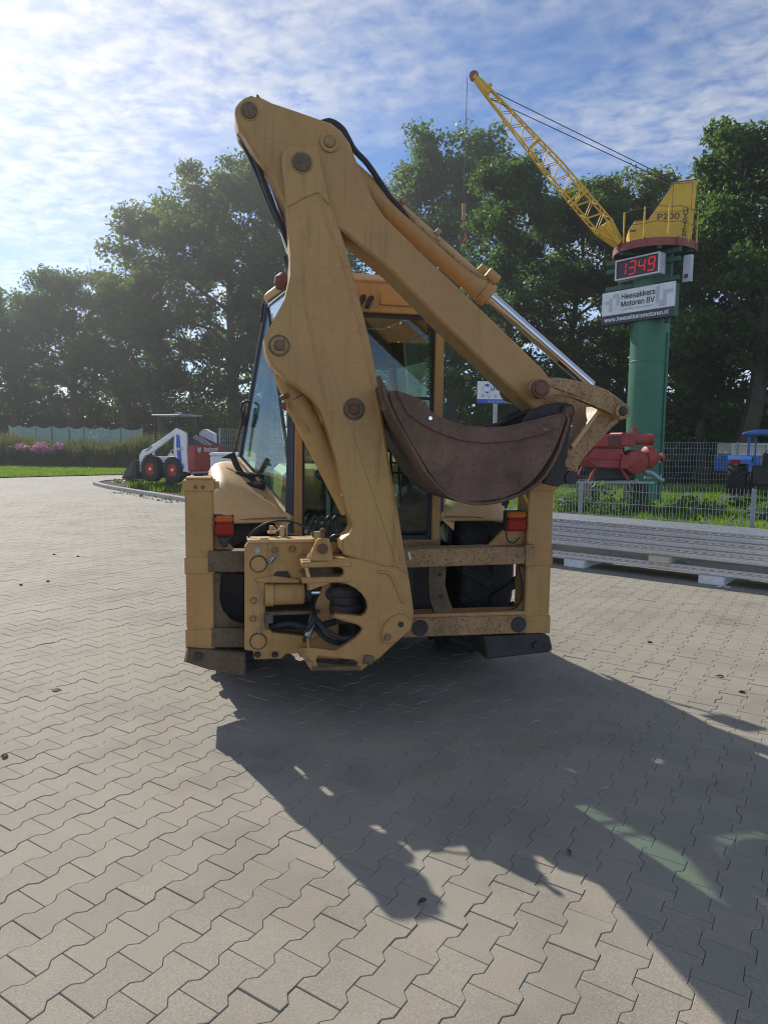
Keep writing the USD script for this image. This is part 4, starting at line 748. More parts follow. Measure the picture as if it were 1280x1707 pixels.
obj('dashboard', [box(-.12, .12, 1.86, 2.04, .9, 1.32, .04), tube((0, 1.9, 1.35), (0, 1.72, 1.55), .03, 10)], M['black'], cab)
obj('steering_wheel', moved(trimesh.creation.torus(.19, .014, 24, 8), (0, 1.70, 1.57), rx=-.55), M['black'], cab)
cons = []
for (x, y, r) in ((700, 856, .13), (668, 868, .10), (722, 866, .075), (690, 835, .09), (712, 838, .07)):
    s = trimesh.creation.icosphere(2, r); s.apply_translation(p3(x, y, .62)); cons.append(s)
obj('control_console', cons + [box(mp(690, 850, .6)[0] - .22, mp(690, 850, .6)[0] + .12, .58, .75, zc0, 1.12, .04)], M['seat'], cab)
for x in (648, 655, 668): obj('control_lever', [tube(p3(x, 850, .62), p3(x - 4, 752, .62), .010, 8), trimesh.creation.icosphere(2, .026).apply_translation(p3(x - 4, 748, .62))], M['black'], cab)
obj('interior_post', [box(mp(672, 600, 2.0)[0], mp(694, 600, 2.0)[0], 2.0, 2.05, 1.2, zroof), box(-.52, .52, 1.98, 2.04, zroof - .36, zroof - .02, .02)], M['liner'], cab)
obj('roof_corner_lamp', [lathe([(0, -.02), (.05, -.02), (.065, .01), (.06, .05), (.03, .075), (0, .08)], 'z', 20).apply_translation(p3(474, 476, .32)), tube(p3(474, 472, .32), p3(481, 440, .32), .016, 8)], M['rustpin'], cab)
obj('grab_rail', pipe(smoothpath([p3(389, 757, 1.16), p3(396, 730, 1.16), p3(403, 702, 1.16), p3(409, 676, 1.16)]), .010), M['rustpin'], cab)
obj('mirror_arm', [pipe(smoothpath([p3(403, 790, 1.0), p3(394, 775, 1.0), p3(386, 755, 1.0)]), .022), plate(poly([(367, 763), (386, 755), (386, 765)], 1.0), 1.0, 1.02, bevel=.002)], M['black'], cab)
obj('wing_mirror', [pipe(smoothpath([p3(417, 669, 1.15), p3(405, 671, 1.15), p3(402, 684, 1.15), p3(404, 694, 1.15)]), .008), box(*(lambda c: (c[0] - .015, c[0] + .02, 1.13, 1.16, c[2] - .07, c[2] + .03))(p3(405, 693, 1.15)), .008)], M['black'], cab)
obj('front_mirror', [pipe(smoothpath([(.66, 2.25, 1.62), (.70, 2.40, 1.80), (.80, 2.35, 1.96), (.88, 2.15, 1.98)]), .012), box(.80, .96, 2.09, 2.13, 1.84, 2.02, .012)], M['black'], cab)
for x, y in ((326, 812), (338, 812)): obj('leg_bolt', tube(p3(x, y, -.012) + [0, -.003, 0], p3(x, y, -.012) + [0, .002, 0], .011, 12), M['dirty'], B)
for x, y, r in ((590, 682, .062), (465.5, 576, .058), (503, 271, .070)): obj('pin_stain', lathe([(r - .012, -.0015), (r, -.0010), (r, .001)], 'y', 28).apply_translation(p3(x, y, YB)), M['dirty'], B)
for pts in (((586, 905, -.18), (560, 893, -.2), (548, 905, -.16), (540, 930, -.12)), ((600, 850, -.12), (586, 880, -.1), (560, 900, -.06), (520, 898, .0), (470, 890, .06))): obj('hydraulic_hose', pipe(smoothpath([p3(*q) for q in pts]), .011, 8), M['hose'], B)
for i, x in enumerate((512, 523, 534, 545)): obj('hydraulic_hose', pipe(smoothpath([p3(x, 900, .12), p3(x + 4, 880, .16), p3(x + 16, 862, .2), p3(x + 22, 900, .1), p3(x + 10, 930, .04)]), .012, 8), M['hose'], B)
# feed pipes and cable above the carriage
obj('brake_cable', pipe(smoothpath([p3(409, 906, .0), p3(420, 888, -.02), p3(440, 874, -.03), p3(466, 868, -.03), p3(492, 871, -.02), p3(520, 885, -.05), p3(534, 893, -.1)]), .006), M['hose'], B)
obj('valve_block', [box(*(lambda a, b: (a[0], b[0], .02, .06, b[1], a[1]))(mp(446, 886, .02), mp(460, 889.5, .02))), tube(p3(452, 886, .03), p3(452, 876, .03), .012, 8), box(*(lambda a, b: (a[0], b[0], .0, .05, b[1], a[1]))(mp(467, 877, .02), mp(474, 899, .02)), .004), tube(p3(478, 900, .02), p3(478, 876, .02), .005, 6), pipe(smoothpath([p3(455, 878, .03), p3(461, 884, .02), p3(468, 882, .02)]), .007)], M['tan_fender'], B)
obj('hitch_pin', [tube(p3(531, 898, -.2), p3(531, 886, -.2), .028, 6)], M['tan'], B)
obj('exhaust_tag', plate(poly([(679, 921), (683, 920), (686, 932), (683, 934)], -.05), -.05, -.045, bevel=.001), M['white'], B)

# ------------------------------------------------------------------ small skid-steer loader shown on a post, far left (x forward, y left)
lp = at_depth(301, 800, 22.2)
K = thing('skid_steer_loader', 'small white and red skid-steer loader raised on a black post', 'loader', (lp[0], 22.2, .30), 150)
obj('body', [plate([(-.95, .28), (.75, .28), (.85, .42), (.80, .72), (-.2, .80), (-.95, .95)], -.42, .42, bevel=.02)], M['offwhite'], K)
obj('fender_panel', [box(-.95, .62, s * .44, s * .47, .50, .78, .01) for s in (-1, 1)][:1], M['white'], K)
obj('fender_panel', box(-.95, .62, .44, .47, .50, .78, .01), M['white'], K)
obj('rear_door', [box(-1.22, -.93, -.62, .62, .36, 1.14, .04)], M['red'], K)
for z in (.52, .66): obj('door_crease', box(-1.226, -1.21, -.50, .50, z, z + .015), M['redoxide'], K)
obj('engine_cover', [plate([(-1.20, 1.14), (-.2, 1.14), (-.2, 1.40), (-.35, 1.42)], -.56, .56, bevel=.02)], M['darkgrey'], K)
obj('lettering', lettering('bobcat', .135, (-1.224, .22, .95), (0, -1, 0), (0, 0, 1), bold=True), M['white'], K, smooth=False)
obj('cat_emblem', [moved(lathe([(0, 0), (.075, 0), (.075, .006), (0, .006)], 'x', 16), (-1.23, .42, .99)), tm(np.array([(-1.226, .50, 1.02), (-1.226, .45, 1.04), (-1.226, .48, 1.10), (-1.226, .39, 1.04), (-1.226, .34, 1.02), (-1.226, .36, 1.10)]), [(0, 1, 2), (3, 4, 5)])], M['palegrey'], K, smooth=False)
obj('bolt_emblem', plate([(.05, .60), (.13, .74), (.08, .73), (.10, .82), (.0, .68), (.05, .69)], -1.228, -1.222, axis='x', bevel=.001), M['redoxide'], K)
for s in (-1, 1):
    y0, y1 = s * .55, s * .65
    tw = obj('arm_tower', plate([(-.98, .33), (-.62, .33), (-.38, .80), (-.42, 1.62), (-.52, 1.64), (-.90, 1.50), (-.92, 1.0)], y0, y1, bevel=.02), M['white'], K)
    for a in ([(-.70, 1.06), (-.52, 1.06), (-.53, 1.46), (-.66, 1.42)], [(-.74, .58), (-.58, .70), (-.53, .98), (-.71, .98)], [(-.82, .42), (-.70, .42), (-.77, .56), (-.80, .58)], [(-.66, .42), (-.62, .55), (-.67, .60), (-.75, .56)]):
        obj('blue_stripe', plate(a, y1, y1 + s * .006, bevel=.001), M['deepblue'], tw)
    if s > 0:
        obj('model_number', lettering('743', .10, (-.53, y1 + .003, .985), (-1, 0, 0), (0, 0, 1)), M['darkgrey'], tw, smooth=False)
    arm = obj('lift_arm', plate([(-.5, 1.62), (-.42, 1.60), (.72, 1.02), (.98, .95), (1.12, .80), (1.16, .30), (1.05, .24), (1.00, .60), (.88, .78), (.62, .86), (-.42, 1.42), (-.52, 1.45)], y0 + s * .01, y1 - s * .01, bevel=.015), M['white'], K)
    if s > 0: obj('arm_lettering', lettering('melroe', .07, (.80, y1 - .006, .90), (-1, 0, .52), (.52, 0, 1)), M['darkgrey'], arm, smooth=False)
    obj('side_lever_plate', plate([(.50, .80), (.60, .80), (.60, 1.12), (.50, 1.16)], y0, y0 + s * .04, bevel=.01), M['offwhite'], K)
    for x in (-.38, .58):
        w = thing('wheel', parent=K, loc=(x, s * .60, .38))
        obj('tyre', lathe([(.20, -.12), (.26, -.13), (.35, -.12), (.38, -.08), (.38, .08), (.35, .12), (.26, .13), (.20, .12)], 'y', 32), M['rubber'], w, smooth=40)
        obj('rim', lathe([(.0, s * .06), (.07, s * .06), (.09, s * .02), (.17, s * .03), (.205, s * .11), (.21, -s * .1), (0, -s * .1)], 'y', 28), M['redrim'], w)
        obj('hub', lathe([(0, s * .12), (.04, s * .12), (.05, s * .06), (.05, .0)], 'y', 16), M['white'], w)
        obj('tread_block', [moved(box(-.03, .03, -.13, .13, .36, .395, .006), ry=k * 2 * math.pi / 24) for k in range(24)], M['rubber'], w, smooth=False)
for p, q in (((.62, .42, .85), (.62, .42, 2.02)), ((.62, -.42, .85), (.62, -.42, 2.02)), ((-.36, .42, 1.4), (-.36, .42, 2.02)), ((-.36, -.42, 1.4), (-.36, -.42, 2.02))): obj('cage_post', tube(p, q, .03, 8), M['grime'], K)
cage = obj('cage_roof', box(-.48, .72, -.48, .48, 2.02, 2.07, .015), M['galv'], K)
for s in (-1, 1):
    obj('side_screen', [tube((.62, s * .42, z), (-.36, s * .42, z), .010, 5) for z in np.arange(.95, 2.0, .085)] + [tube((x, s * .42, .85), (x, s * .42, 2.02), .010, 5) for x in (.3, 0)], M['grime'], cage)
obj('operator_seat', [box(-.30, .15, -.25, .25, .85, .98, .03), box(-.34, -.22, -.25, .25, .95, 1.5, .04)], M['seat'], K)
obj('bucket', [plate([(1.10, .05), (1.75, .05), (1.76, .08), (1.28, .14), (1.16, .62), (1.10, .62)], -.80, .80, bevel=.008)] + [plate([(1.12, .06), (1.74, .06), (1.32, .60), (1.14, .62)], s * .80, s * .78, bevel=.004) for s in (-1, 1)], M['grime'], K)
pst = thing('display_post', 'short black steel post carrying the small skid-steer loader', 'post', (lp[0] - .28, 22.0, .07))
obj('upright', box(-.10, .10, -.10, .10, 0, .60, .01), M['black'], pst); obj('base_plate', box(-.2, .2, -.2, .2, -.0, .02, .004), M['concrete'], pst)
p = at_depth(382, 790, 15.0)
bx = thing('grey_storage_box', 'pale grey plastic box behind the left mudguard of the tan machine', 'box', (p[0], 15, 0), 8)
obj('tub', box(-.36, .36, -.3, .3, .05, 1.28, .03), M['offwhite'], bx); obj('lid', box(-.38, .38, -.32, .32, 1.285, 1.34, .02), M['white'], bx); obj('foot', [box(-.3, .3, -.25, .25, .0, .05)], M['black'], bx)

# wire fences: double-bar mats on square posts
def wire_fence(name, label, A, Bp, z0, z1, nspan, bar, group=None, rr_=.0032, hw=(.0,), post_w=.06, z=0.0, pitch=.2):
    A, Bp = np.array(A, float), np.array(Bp, float); d = Bp - A; Ln = np.linalg.norm(d); d /= Ln
    t = thing(name, label, 'fence', (A[0], A[1], z), math.degrees(math.atan2(d[1], d[0])))
    sp_ = Ln / nspan
    for i in range(nspan + 1):
        pp = obj('post', box(i * sp_ - post_w / 2, i * sp_ + post_w / 2, .01, .01 + post_w * .75, -.1, z1 + .03, .004), M['galv'], t)
        obj('post_cap', box(i * sp_ - post_w / 2 - .003, i * sp_ + post_w / 2 + .003, .007, .013 + post_w * .75, z1 + .03, z1 + .042, .003), M['black'], pp)
        if i < nspan:
            ms = []; n = int(sp_ / bar)
            for k in range(n):
                x = i * sp_ + (k + .5) * sp_ / n; ms.append(box(x - rr_, x + rr_, -.0035 - rr_, -.0035 + rr_, z0, z1 + .02))
            for zz in np.arange(z0 + .03, z1 + .001, pitch): ms.append(box(i * sp_ + .005, (i + 1) * sp_ - .005, .0, .008, zz - .004, zz + .004))
            obj('wire_mat', ms, M['galv'], t, smooth=False, kind='stuff')
    return t
wire_fence('low_wire_fence', 'low galvanised wire mesh fence between the paving and the grass on the right', (1.10, 12.9), (7.37, 8.7), .06, .99, 3, .05, z=.0)
f2 = at_depth(1168, 740, 22)
wire_fence('tall_wire_fence', 'tall grey wire mesh fence behind the green pillar and the blue tractor', (1.5, 25.5), (16.5, 22.0), .05, 1.68, 6, .09, z=.05, rr_=.004, pitch=.2)
f3 = at_depth(366, 740, 27); f4 = at_depth(440, 740, 27)
wire_fence('grey_mesh_gate', 'grey wire mesh panel standing just right of the small loader', (f3[0], 27.0), (f3[0] + 5, 27.0), .1, 1.98, 2, .07, z=.05, rr_=.005, pitch=.2)

# stack of slotted metal profiles on blocks, right
SA, SB = np.array([1.55, 10.05]), np.array([6.6, 6.05]); sd = (SB - SA) / np.linalg.norm(SB - SA); sang = math.degrees(math.atan2(sd[1], sd[0])); SL = 7.2
prof0 = None
def profile_at(y, z, h, label, group):
    t = thing('metal_profile', label, 'metal profile', (SA[0] - sd[1] * y, SA[1] + sd[0] * y, z), sang, group=group)
    if True:
        obj('channel', [box(0, SL, 0, .006, 0, h, .002), box(0, SL, .007, .20, h - .006, h, .002), box(0, SL, .007, .20, 0, .006, .002), box(0, SL, -.012, -.001, h * .80, h * .94, .003), box(0, SL, -.012, -.001, h * .08, h * .2, .003)], M['alu'], t, smooth=False)
        obj('slot_row', [box(x, x + .05, -.0035, .0, z_ * h - .003, z_ * h + .003) for z_ in (.68,) for x in np.arange(.03, SL - .06, .10)], M['slot'], t, smooth=False, kind='stuff')
        obj('groove', [box(0, SL, -.003, .0, h * .50, h * .54)], M['slot'], t, smooth=False)
    return t
for iz, zz in enumerate((.275, .396, .517)):
    for iy in range(3):
        nm = ('lowest', 'middle', 'top')[iz]; fr_ = ('front', 'inner', 'back')[iy]
        profile_at(iy * .215, zz, .117, f'{fr_} silver slotted profile in the {nm} layer of the raised bundle', 'silver profiles stacked beside the low fence')
for iy in range(3):
    profile_at(iy * .215 - .02, .105, .085, f"{('front', 'inner', 'back')[iy]} silver profile lying below the raised bundle on white blocks", 'silver profiles stacked beside the low fence')
blk = None
def block(px, py, Z, w, h, label, m):
    q = at_ground(px, py, Z); s = (q[:2] - SA) @ sd
    t = thing('spacer_block', label, 'block', (SA[0] + sd[0] * s + sd[1] * .10, SA[1] + sd[1] * s - sd[0] * .10, Z), sang, group='blocks under the silver profiles')
    obj('timber', box(-w / 2, w / 2, .02, .74, 0, h, .006), m, t); obj('end_face', box(-w / 2 + .006, w / 2 - .006, .012, .02, .006, h - .006, .003), m, t)
block(1106, 935, .19, .25, .085, 'pale timber block between the lower and the raised silver profiles', M['wood'])
block(1190, 972, .0, .28, .105, 'white block on the paving under the lowest silver profiles', M['white'])
block(960, 945, .0, .28, .105, 'white block on the paving hidden near the right leg of the machine', M['white'])
q = at_ground(1195, 976); obj('strap_end', [pipe(smoothpath([(q[0] - .06, q[1] - .12, .01), (q[0] - .03, q[1] - .15, .02), (q[0], q[1] - .12, .03), (q[0] + .04, q[1] - .16, .012), (q[0] + .09, q[1] - .13, .01)]), .007)], M['white'], label='loose white strap end on the paving below the profiles', category='strap')

# ------------------------------------------------------------------ green pillar with clock, company sign and yellow crane
PY_ = 19.0; pc = at_depth(1081, 600, PY_); PX_ = pc[0]
def pz(py, px=1081): return at_depth(px, py, PY_)[2]
Pl = thing('sign_pillar', 'tall round green steel pillar with brackets and a red-rimmed round platform', 'pillar', (PX_, PY_, 0))
zp = pz(420)
obj('column', lathe([(.485, .0), (.485, zp - .9), (.485, zp - .25)], 'z', 48), M['greenpaint'], Pl, smooth=True)
for zz in (1.9, 3.8): obj('column_seam', lathe([(.486, zz - .02), (.492, zz - .012), (.492, zz + .012), (.486, zz + .02)], 'z', 48), M['greenpaint'], Pl)
obj('cable_duct', box(.30, .36, -.42, -.36, .1, zp - 2.1, .008), M['greenpaint'], Pl)
obj('column_base', lathe([(.70, 0), (.70, .09), (.49, .10)], 'z', 32), M['greenpaint'], Pl)
obj('upper_tube', lathe([(.36, zp - .25), (.36, zp + .02)], 'z', 32), M['darkgreen'], Pl)
RP = 1.0
obj('platform', [lathe([(0, zp), (RP, zp), (RP, zp + .03), (0, zp + .03)], 'z', 40)], M['darkgreen'], Pl)
obj('platform_rim', lathe([(RP, zp - .08), (RP + .03, zp - .08), (RP + .03, zp + .11), (RP, zp + .11), (RP, zp - .08)], 'z', 16), M['redoxide'], Pl, smooth=False)
for k in range(8): obj('rim_rib', moved(box(RP + .031, RP + .055, -.03, .03, zp - .09, zp + .125), rz=k * math.pi / 4 + .2), M['redoxide'], Pl)
for k in range(6): obj('platform_beam', moved(box(.3, RP - .02, -.05, .05, zp - .14, zp - .005), rz=k * math.pi / 3 + .3), M['darkgreen'], Pl)
SY = math.radians(-52); sx = np.array([math.cos(SY), math.sin(SY), 0]); sn = np.array([math.sin(SY), -math.cos(SY), 0]); uz = np.array([0, 0, 1.0])
def on_sign(u, w, z): return np.array([PX_, PY_, 0]) * 0 + sx * u + sn * w + uz * z
def sbox(u0, u1, w0, w1, z0, z1, b=.0):
    m = box(u0, u1, -w1, -w0, z0, z1, b); return moved(m, rz=SY)
ctr = at_depth(1067, 505, PY_ - .5)
for zz in (zp - .16, zp - .38, zp - .84): obj('bracket_rail', sbox(-1.15, .95, .30, .40, zz - .055, zz + .055, .006), M['darkgreen'], Pl)
for u in (.62, -.78): obj('bracket_post', sbox(u - .06, u + .06, .20, .30, zp - 1.9, zp - .02, .006), M['darkgreen'], Pl)
obj('junction_box', sbox(.95, 1.16, .10, .22, zp - .95, zp - .30, .01), M['palegrey'], Pl)
obj('junction_label', sbox(1.0, 1.10, .22, .224, zp - .86, zp - .76), M['darkgrey'], Pl)
cb = at_depth(1063, 447, PY_ - .45)
Ck = thing('digital_clock', 'digital clock box with red figures reading 1349 on the green pillar', 'clock', (PX_, PY_, 0))
u0, u1, zc_, zd_ = -.66, .60, zp - .72, zp - .21
obj('housing', sbox(u0, u1, .42, .68, zc_, zd_, .01), M['palegrey'], Ck)
for a in ((u0 - .002, u1 + .002, zd_ - .035, zd_ + .004), (u0 - .002, u1 + .002, zc_ - .004, zc_ + .035), (u0 - .004, u0 + .035, zc_ + .035, zd_ - .035), (u1 - .035, u1 + .004, zc_ + .035, zd_ - .035)): obj('bezel', sbox(a[0], a[1], .68, .705, a[2], a[3], .003), M['offwhite'], Ck)
obj('face', sbox(u0 + .03, u1 - .03, .681, .688, zc_ + .03, zd_ - .03), M['led_off'], Ck)
SEG = {'1': 'bc', '3': 'abcdg', '4': 'bcfg', '9': 'abcdfg'}
for i, ch in enumerate('1349'):
    uc = u0 + .09 + (i + .5) * (u1 - u0 - .18) / 4; hw, hh, zm_ = .085, .155, (zc_ + zd_) / 2; st = .018
    S_ = dict(a=(-hw, hw, hh - st, hh + st), g=(-hw, hw, -st, st), d=(-hw, hw, -hh - st, -hh + st), f=(-hw - st, -hw + st, .02, hh - .02), b=(hw - st, hw + st, .02, hh - .02), e=(-hw - st, -hw + st, -hh + .02, -.02), c=(hw - st, hw + st, -hh + .02, -.02))
    segs = []
    for k in SEG[ch]:
        a = S_[k]; m = box(a[0], a[1], -.694, -.689, a[2], a[3]); m.vertices[:, 0] += m.vertices[:, 2] * .10; m.vertices[:, 0] += uc; m.vertices[:, 2] += zm_; segs.append(moved(m, rz=SY))
    obj('digit', segs, M['led_on'], Ck, smooth=False)
zs1 = zp - .96; zs0 = zp - 1.80
Sg = thing('company_sign', 'white company sign with dark strip and web address on the green pillar', 'sign', (PX_, PY_, 0))
U0, U1 = -1.12, .96
obj('panel', sbox(U0, U1, .50, .56, zs0 + .235, zs1, .004), M['white'], Sg)
obj('dark_strip', sbox(U0, U1, .50, .561, zs0, zs0 + .233, .004), M['darkgrey'], Sg)
obj('panel_frame', sbox(U0 + .02, U1 - .02, .30, .499, zs0 + .0, zs1 - .02, .01), M['darkgreen'], Sg)
def stext(s, h, u, z, m, name, width, bold=False, wz=.563):
    t = lettering(s, h, (0, 0, 0), (1, 0, 0), (0, 0, 1), .004, bold); w = t.vertices[:, 0].max() - t.vertices[:, 0].min()
    t = lettering(s, h, on_sign(u, wz + .0, z), sx, uz, .003, bold, squeeze=width / w); obj(name, t, m, Sg, smooth=False)
stext('Heesakkers', .135, -.54, zs1 - .235, M['darkgrey'], 'name_line', .97, True)
stext('Motoren BV', .135, -.55, zs1 - .425, M['darkgrey'], 'name_line', .97, True)
stext('Kubota, Deutz, Yanmar, Motoren', .05, -.55, zs1 - .52, M['palegrey'], 'small_line', .93)
stext('www.heesakkersmotoren.nl', .105, U0 + .09, zs0 + .07, M['white'], 'web_address', 1.86, True)
for a in ((-1.02, -.90, .30, .40), (-.90, -.80, .10, .46), (-.78, -.60, .44, .56), (-.68, -.58, .24, .44), (.46, .56, .14, .58), (.56, .68, .04, .20), (.66, .76, .04, .46), (.76, .92, .36, .46)):
    obj('emblem_block', sbox(a[0], a[1], .561, .5635, zs0 + .235 + a[2] * .95, zs0 + .235 + a[3] * .95), M['palegrey'], Sg)

# crane: cabin, railing, lattice jib, ropes, hook
CY = math.radians(-14)
Cr = thing('crane', 'old yellow lattice crane with its cabin mounted on top of the green pillar', 'crane', (PX_, PY_, 0), math.degrees(CY))
zb_ = zp + .035
def cz(py, px): return at_depth(px, py, PY_)[2]
side = [(-.62, zb_), (.83, zb_), (.89, zb_ + 1.58), (.36, zb_ + 1.55), (-.22, zb_ + .68), (-.55, zb_ + .66), (-.68, zb_ + .46)]
cabn = obj('cabin', plate(side, -.42, .42, bevel=.02), M['yellow'], Cr)
obj('cabin_edge', [tube((side[i][0], -.425, side[i][1]), (side[i + 1][0], -.425, side[i + 1][1]), .012, 6) for i in (2, 3, 4)], M['redoxide'], cabn)
for a in ((.33, .34, .85, 1.50), (.78, .79, .85, 1.50), (-.08, .79, .84, .85), (.36, .80, 1.505, 1.515)): obj('panel_seam', box(a[0], a[1], -.424, -.419, zb_ + a[2], zb_ + a[3]), M['redoxide'], cabn)
obj('model_lettering', lettering('P200', .14, (-.02, -.421, zb_ + .66), (1, 0, 0), (0, 0, 1), bold=True, squeeze=1.1), M['darkgrey'], cabn, smooth=False)
for i, ch in enumerate('HYSTER'): obj('side_letter', lettering(ch, .10, (.655, -.421, zb_ + .80 - i * .118), (1, 0, 0), (0, 0, 1), bold=True, centre=True, squeeze=1.35), M['darkgrey'], cabn, smooth=False)
obj('front_grille', box(-.64, -.50, -.424, -.418, zb_ + .40, zb_ + .44), M['darkgrey'], cabn)
rails = []
for k in range(7):
    a = -2.52 + k * .58; x, y = RP * math.cos(a), RP * math.sin(a); obj('railing_post', tube((x, y, zb_), (x, y, zb_ + .84), .022, 8), M['yellow'], Cr)
for zz, nm in ((.44, 'railing_wire'), (.80, 'railing_wire')):
    obj(nm, pipe([(RP * math.cos(-2.52 + k * .29), RP * math.sin(-2.52 + k * .29), zb_ + zz + (.03 if k % 2 else 0)) for k in range(13)], .009, 6), M['dirty'], Cr)
Ri = np.array([[math.cos(CY), math.sin(CY)], [-math.sin(CY), math.cos(CY)]])
def loc(P): q = Ri @ (np.asarray(P)[:2] - [PX_, PY_]); return np.array([q[0], q[1], P[2]])
foot_ = loc(at_depth(1030, 406, PY_ - .2)); tip = loc(at_depth(790, 126, PY_ - .6))
ax = tip - foot_; JL = np.linalg.norm(ax); ax /= JL; sd_ = np.cross(ax, [0, 1.0, .0]); sd_ /= np.linalg.norm(sd_); sw = np.cross(ax, sd_)
def wid(t): return float(np.interp(t, [0, .10, .45, .90, 1], [.10, .21, .21, .09, .06]))
def jp(t, a, b): w_ = wid(t); return foot_ + ax * t * JL + sd_ * a * w_ + sw * b * w_ * .9
N = 26; jib = thing('jib', parent=Cr)
for a, b in ((1, 1), (1, -1), (-1, 1), (-1, -1)):
    obj('chord', [tube(jp(t0, a, b), jp(t1, a, b), .022, 6) for t0, t1 in ((.0, .10), (.10, .45), (.45, .90), (.90, .97))], M['yellow'], jib, smooth=False)
lat = []
for i in range(2, N - 2):
    t0, t1 = i / N, (i + 1) / N
    for (a0, b0), (a1, b1) in (((1, 1), (1, -1)), ((-1, 1), (-1, -1)), ((1, 1), (-1, 1)), ((1, -1), (-1, -1))):
        s_, e_ = ((a0, b0), (a1, b1)) if i % 2 else ((a1, b1), (a0, b0)); lat.append(tube(jp(t0, *s_), jp(t1, *e_), .012, 5))
obj('lattice_bar', lat, M['yellow'], jib, smooth=False, kind='stuff')
for t in (.28, .30, .60): obj('splice_frame', [tube(jp(t, *p_), jp(t, *q_), .03, 6) for p_, q_ in (((1, 1), (1, -1)), ((1, -1), (-1, -1)), ((-1, -1), (-1, 1)), ((-1, 1), (1, 1)))], M['yellow'], jib)
for s in (-1, 1): obj('foot_plate', [tube(foot_ + sw * s * .10, jp(.11, 1, s), .04, 6), tube(foot_ + sw * s * .10, jp(.11, -1, s), .04, 6), tube(foot_ + sw * s * .10, jp(.115, 0, s), .07, 6)], M['yellow'], jib)
obj('jib_head', [tube(jp(.90, 0, 0), jp(1.0, 0, 0), .11, 10, .08)], M['yellow'], jib)
hp = jp(1.0, 0, 0); obj('head_sheave', moved(lathe([(0, -.05), (.115, -.05), (.085, 0), (.115, .05), (0, .05)], 'y', 24), hp), M['redoxide'], jib)
obj('head_bracket', [tube(jp(.93, 0, 0), jp(.92, -2.2, 0), .05, 8)], M['yellow'], jib)
for tj, tx, s in ((.90, .34, -1), (.97, .86, 1)): obj('stay_rope', tube(jp(tj, 1.0, s * .5), (tx, s * .25, zb_ + 1.57), .011, 5), M['hose'], Cr)
hk = loc(at_depth(772, 360, PY_ - .6)); hk[0], hk[1] = hp[0] - .18 * 0 - .17, hp[1]
zrope = cz(355, 770); hx = np.array([hk[0], hk[1], 0])
obj('load_rope', [tube(hx + uz * zrope, hx + uz * hp[2], .010, 5)], M['hose'], Cr)
obj('hook_block', [tube(hx + uz * (zrope + .05), hx + uz * (zrope - .34), .055, 10, .045), tube(hx + uz * (zrope - .34), hx + uz * (zrope - .60), .02, 6)], M['tan_worn'], Cr)
obj('hook', pipe(smoothpath([hx + uz * (zrope - .58), hx + [.07, 0, zrope - .68], hx + [.08, 0, zrope - .80], hx + [0, 0, zrope - .88], hx + [-.09, 0, zrope - .80], hx + [-.08, 0, zrope - .70]]), .03), M['redoxide'], Cr)

# ------------------------------------------------------------------ small sign on a galvanised post
sy = 14.5; sc = at_depth(827, 655, sy); s0_, s1_ = at_depth(795, 672, sy), at_depth(860, 636, sy)
St = thing('small_sign', 'small white and blue sign on a thin grey post', 'sign', (0, sy, 0))
obj('post', tube((sc[0], .04, 0), (sc[0], .04, s1_[2] - .05), .042, 14), M['galv'], St)
hgt = s1_[2] - s0_[2]
obj('panel', box(s0_[0], s1_[0], -.012, 0, s0_[2] + hgt * .19, s1_[2], .002), M['white'], St)
obj('blue_band', box(s0_[0], s1_[0], -.0125, 0, s0_[2], s0_[2] + hgt * .185, .002), M['deepblue'], St)
W_ = s1_[0] - s0_[0]
def face(n, m, ma): obj(n, m, ma, St, smooth=False)
face('big_lettering', lettering('JO', hgt * .26, (s0_[0] + W_ * .34, -.013, s0_[2] + hgt * .60), (1, 0, 0), (0, 0, 1), .003, True), M['deepblue'])
lg = (s0_[0] + W_ * .25, -.013, s0_[2] + hgt * .69)
face('round_logo', moved(lathe([(hgt * .17, 0), (hgt * .20, 0), (hgt * .20, -.003), (hgt * .17, -.003), (hgt * .17, 0)], 'y', 24), lg), M['palegrey'])
face('logo_figure', [box(lg[0] - .035, lg[0] + .035, -.017, -.0125, lg[2] + .03, lg[2] + .08), box(lg[0] - .03, lg[0] + .03, -.017, -.0125, lg[2] - .10, lg[2] - .07)], M['deepblue'])
for i, fx in enumerate((.14, .31, .48, .65)):
    c = (s0_[0] + W_ * fx, -.013, s0_[2] + hgt * .345); face('round_pictogram', moved(lathe([(hgt * .08, 0), (hgt * .095, 0), (hgt * .095, -.003), (hgt * .08, -.003), (hgt * .08, 0)], 'y', 18), c), M['palegrey'])
    face('pictogram', [box(c[0] - .012, c[0] + .012, -.016, -.0125, c[2] - .02, c[2] + (.02, .0, .01, .03)[i])], M['deepblue'])
face('phone_line', lettering('Tel. 06-48 58 78 51', hgt * .085, (s0_[0] + W_ * .27, -.013, s0_[2] + hgt * .05), (1, 0, 0), (0, 0, 1), .003, squeeze=W_ * .46 / (hgt * .085 * 11.4)), M['white'])

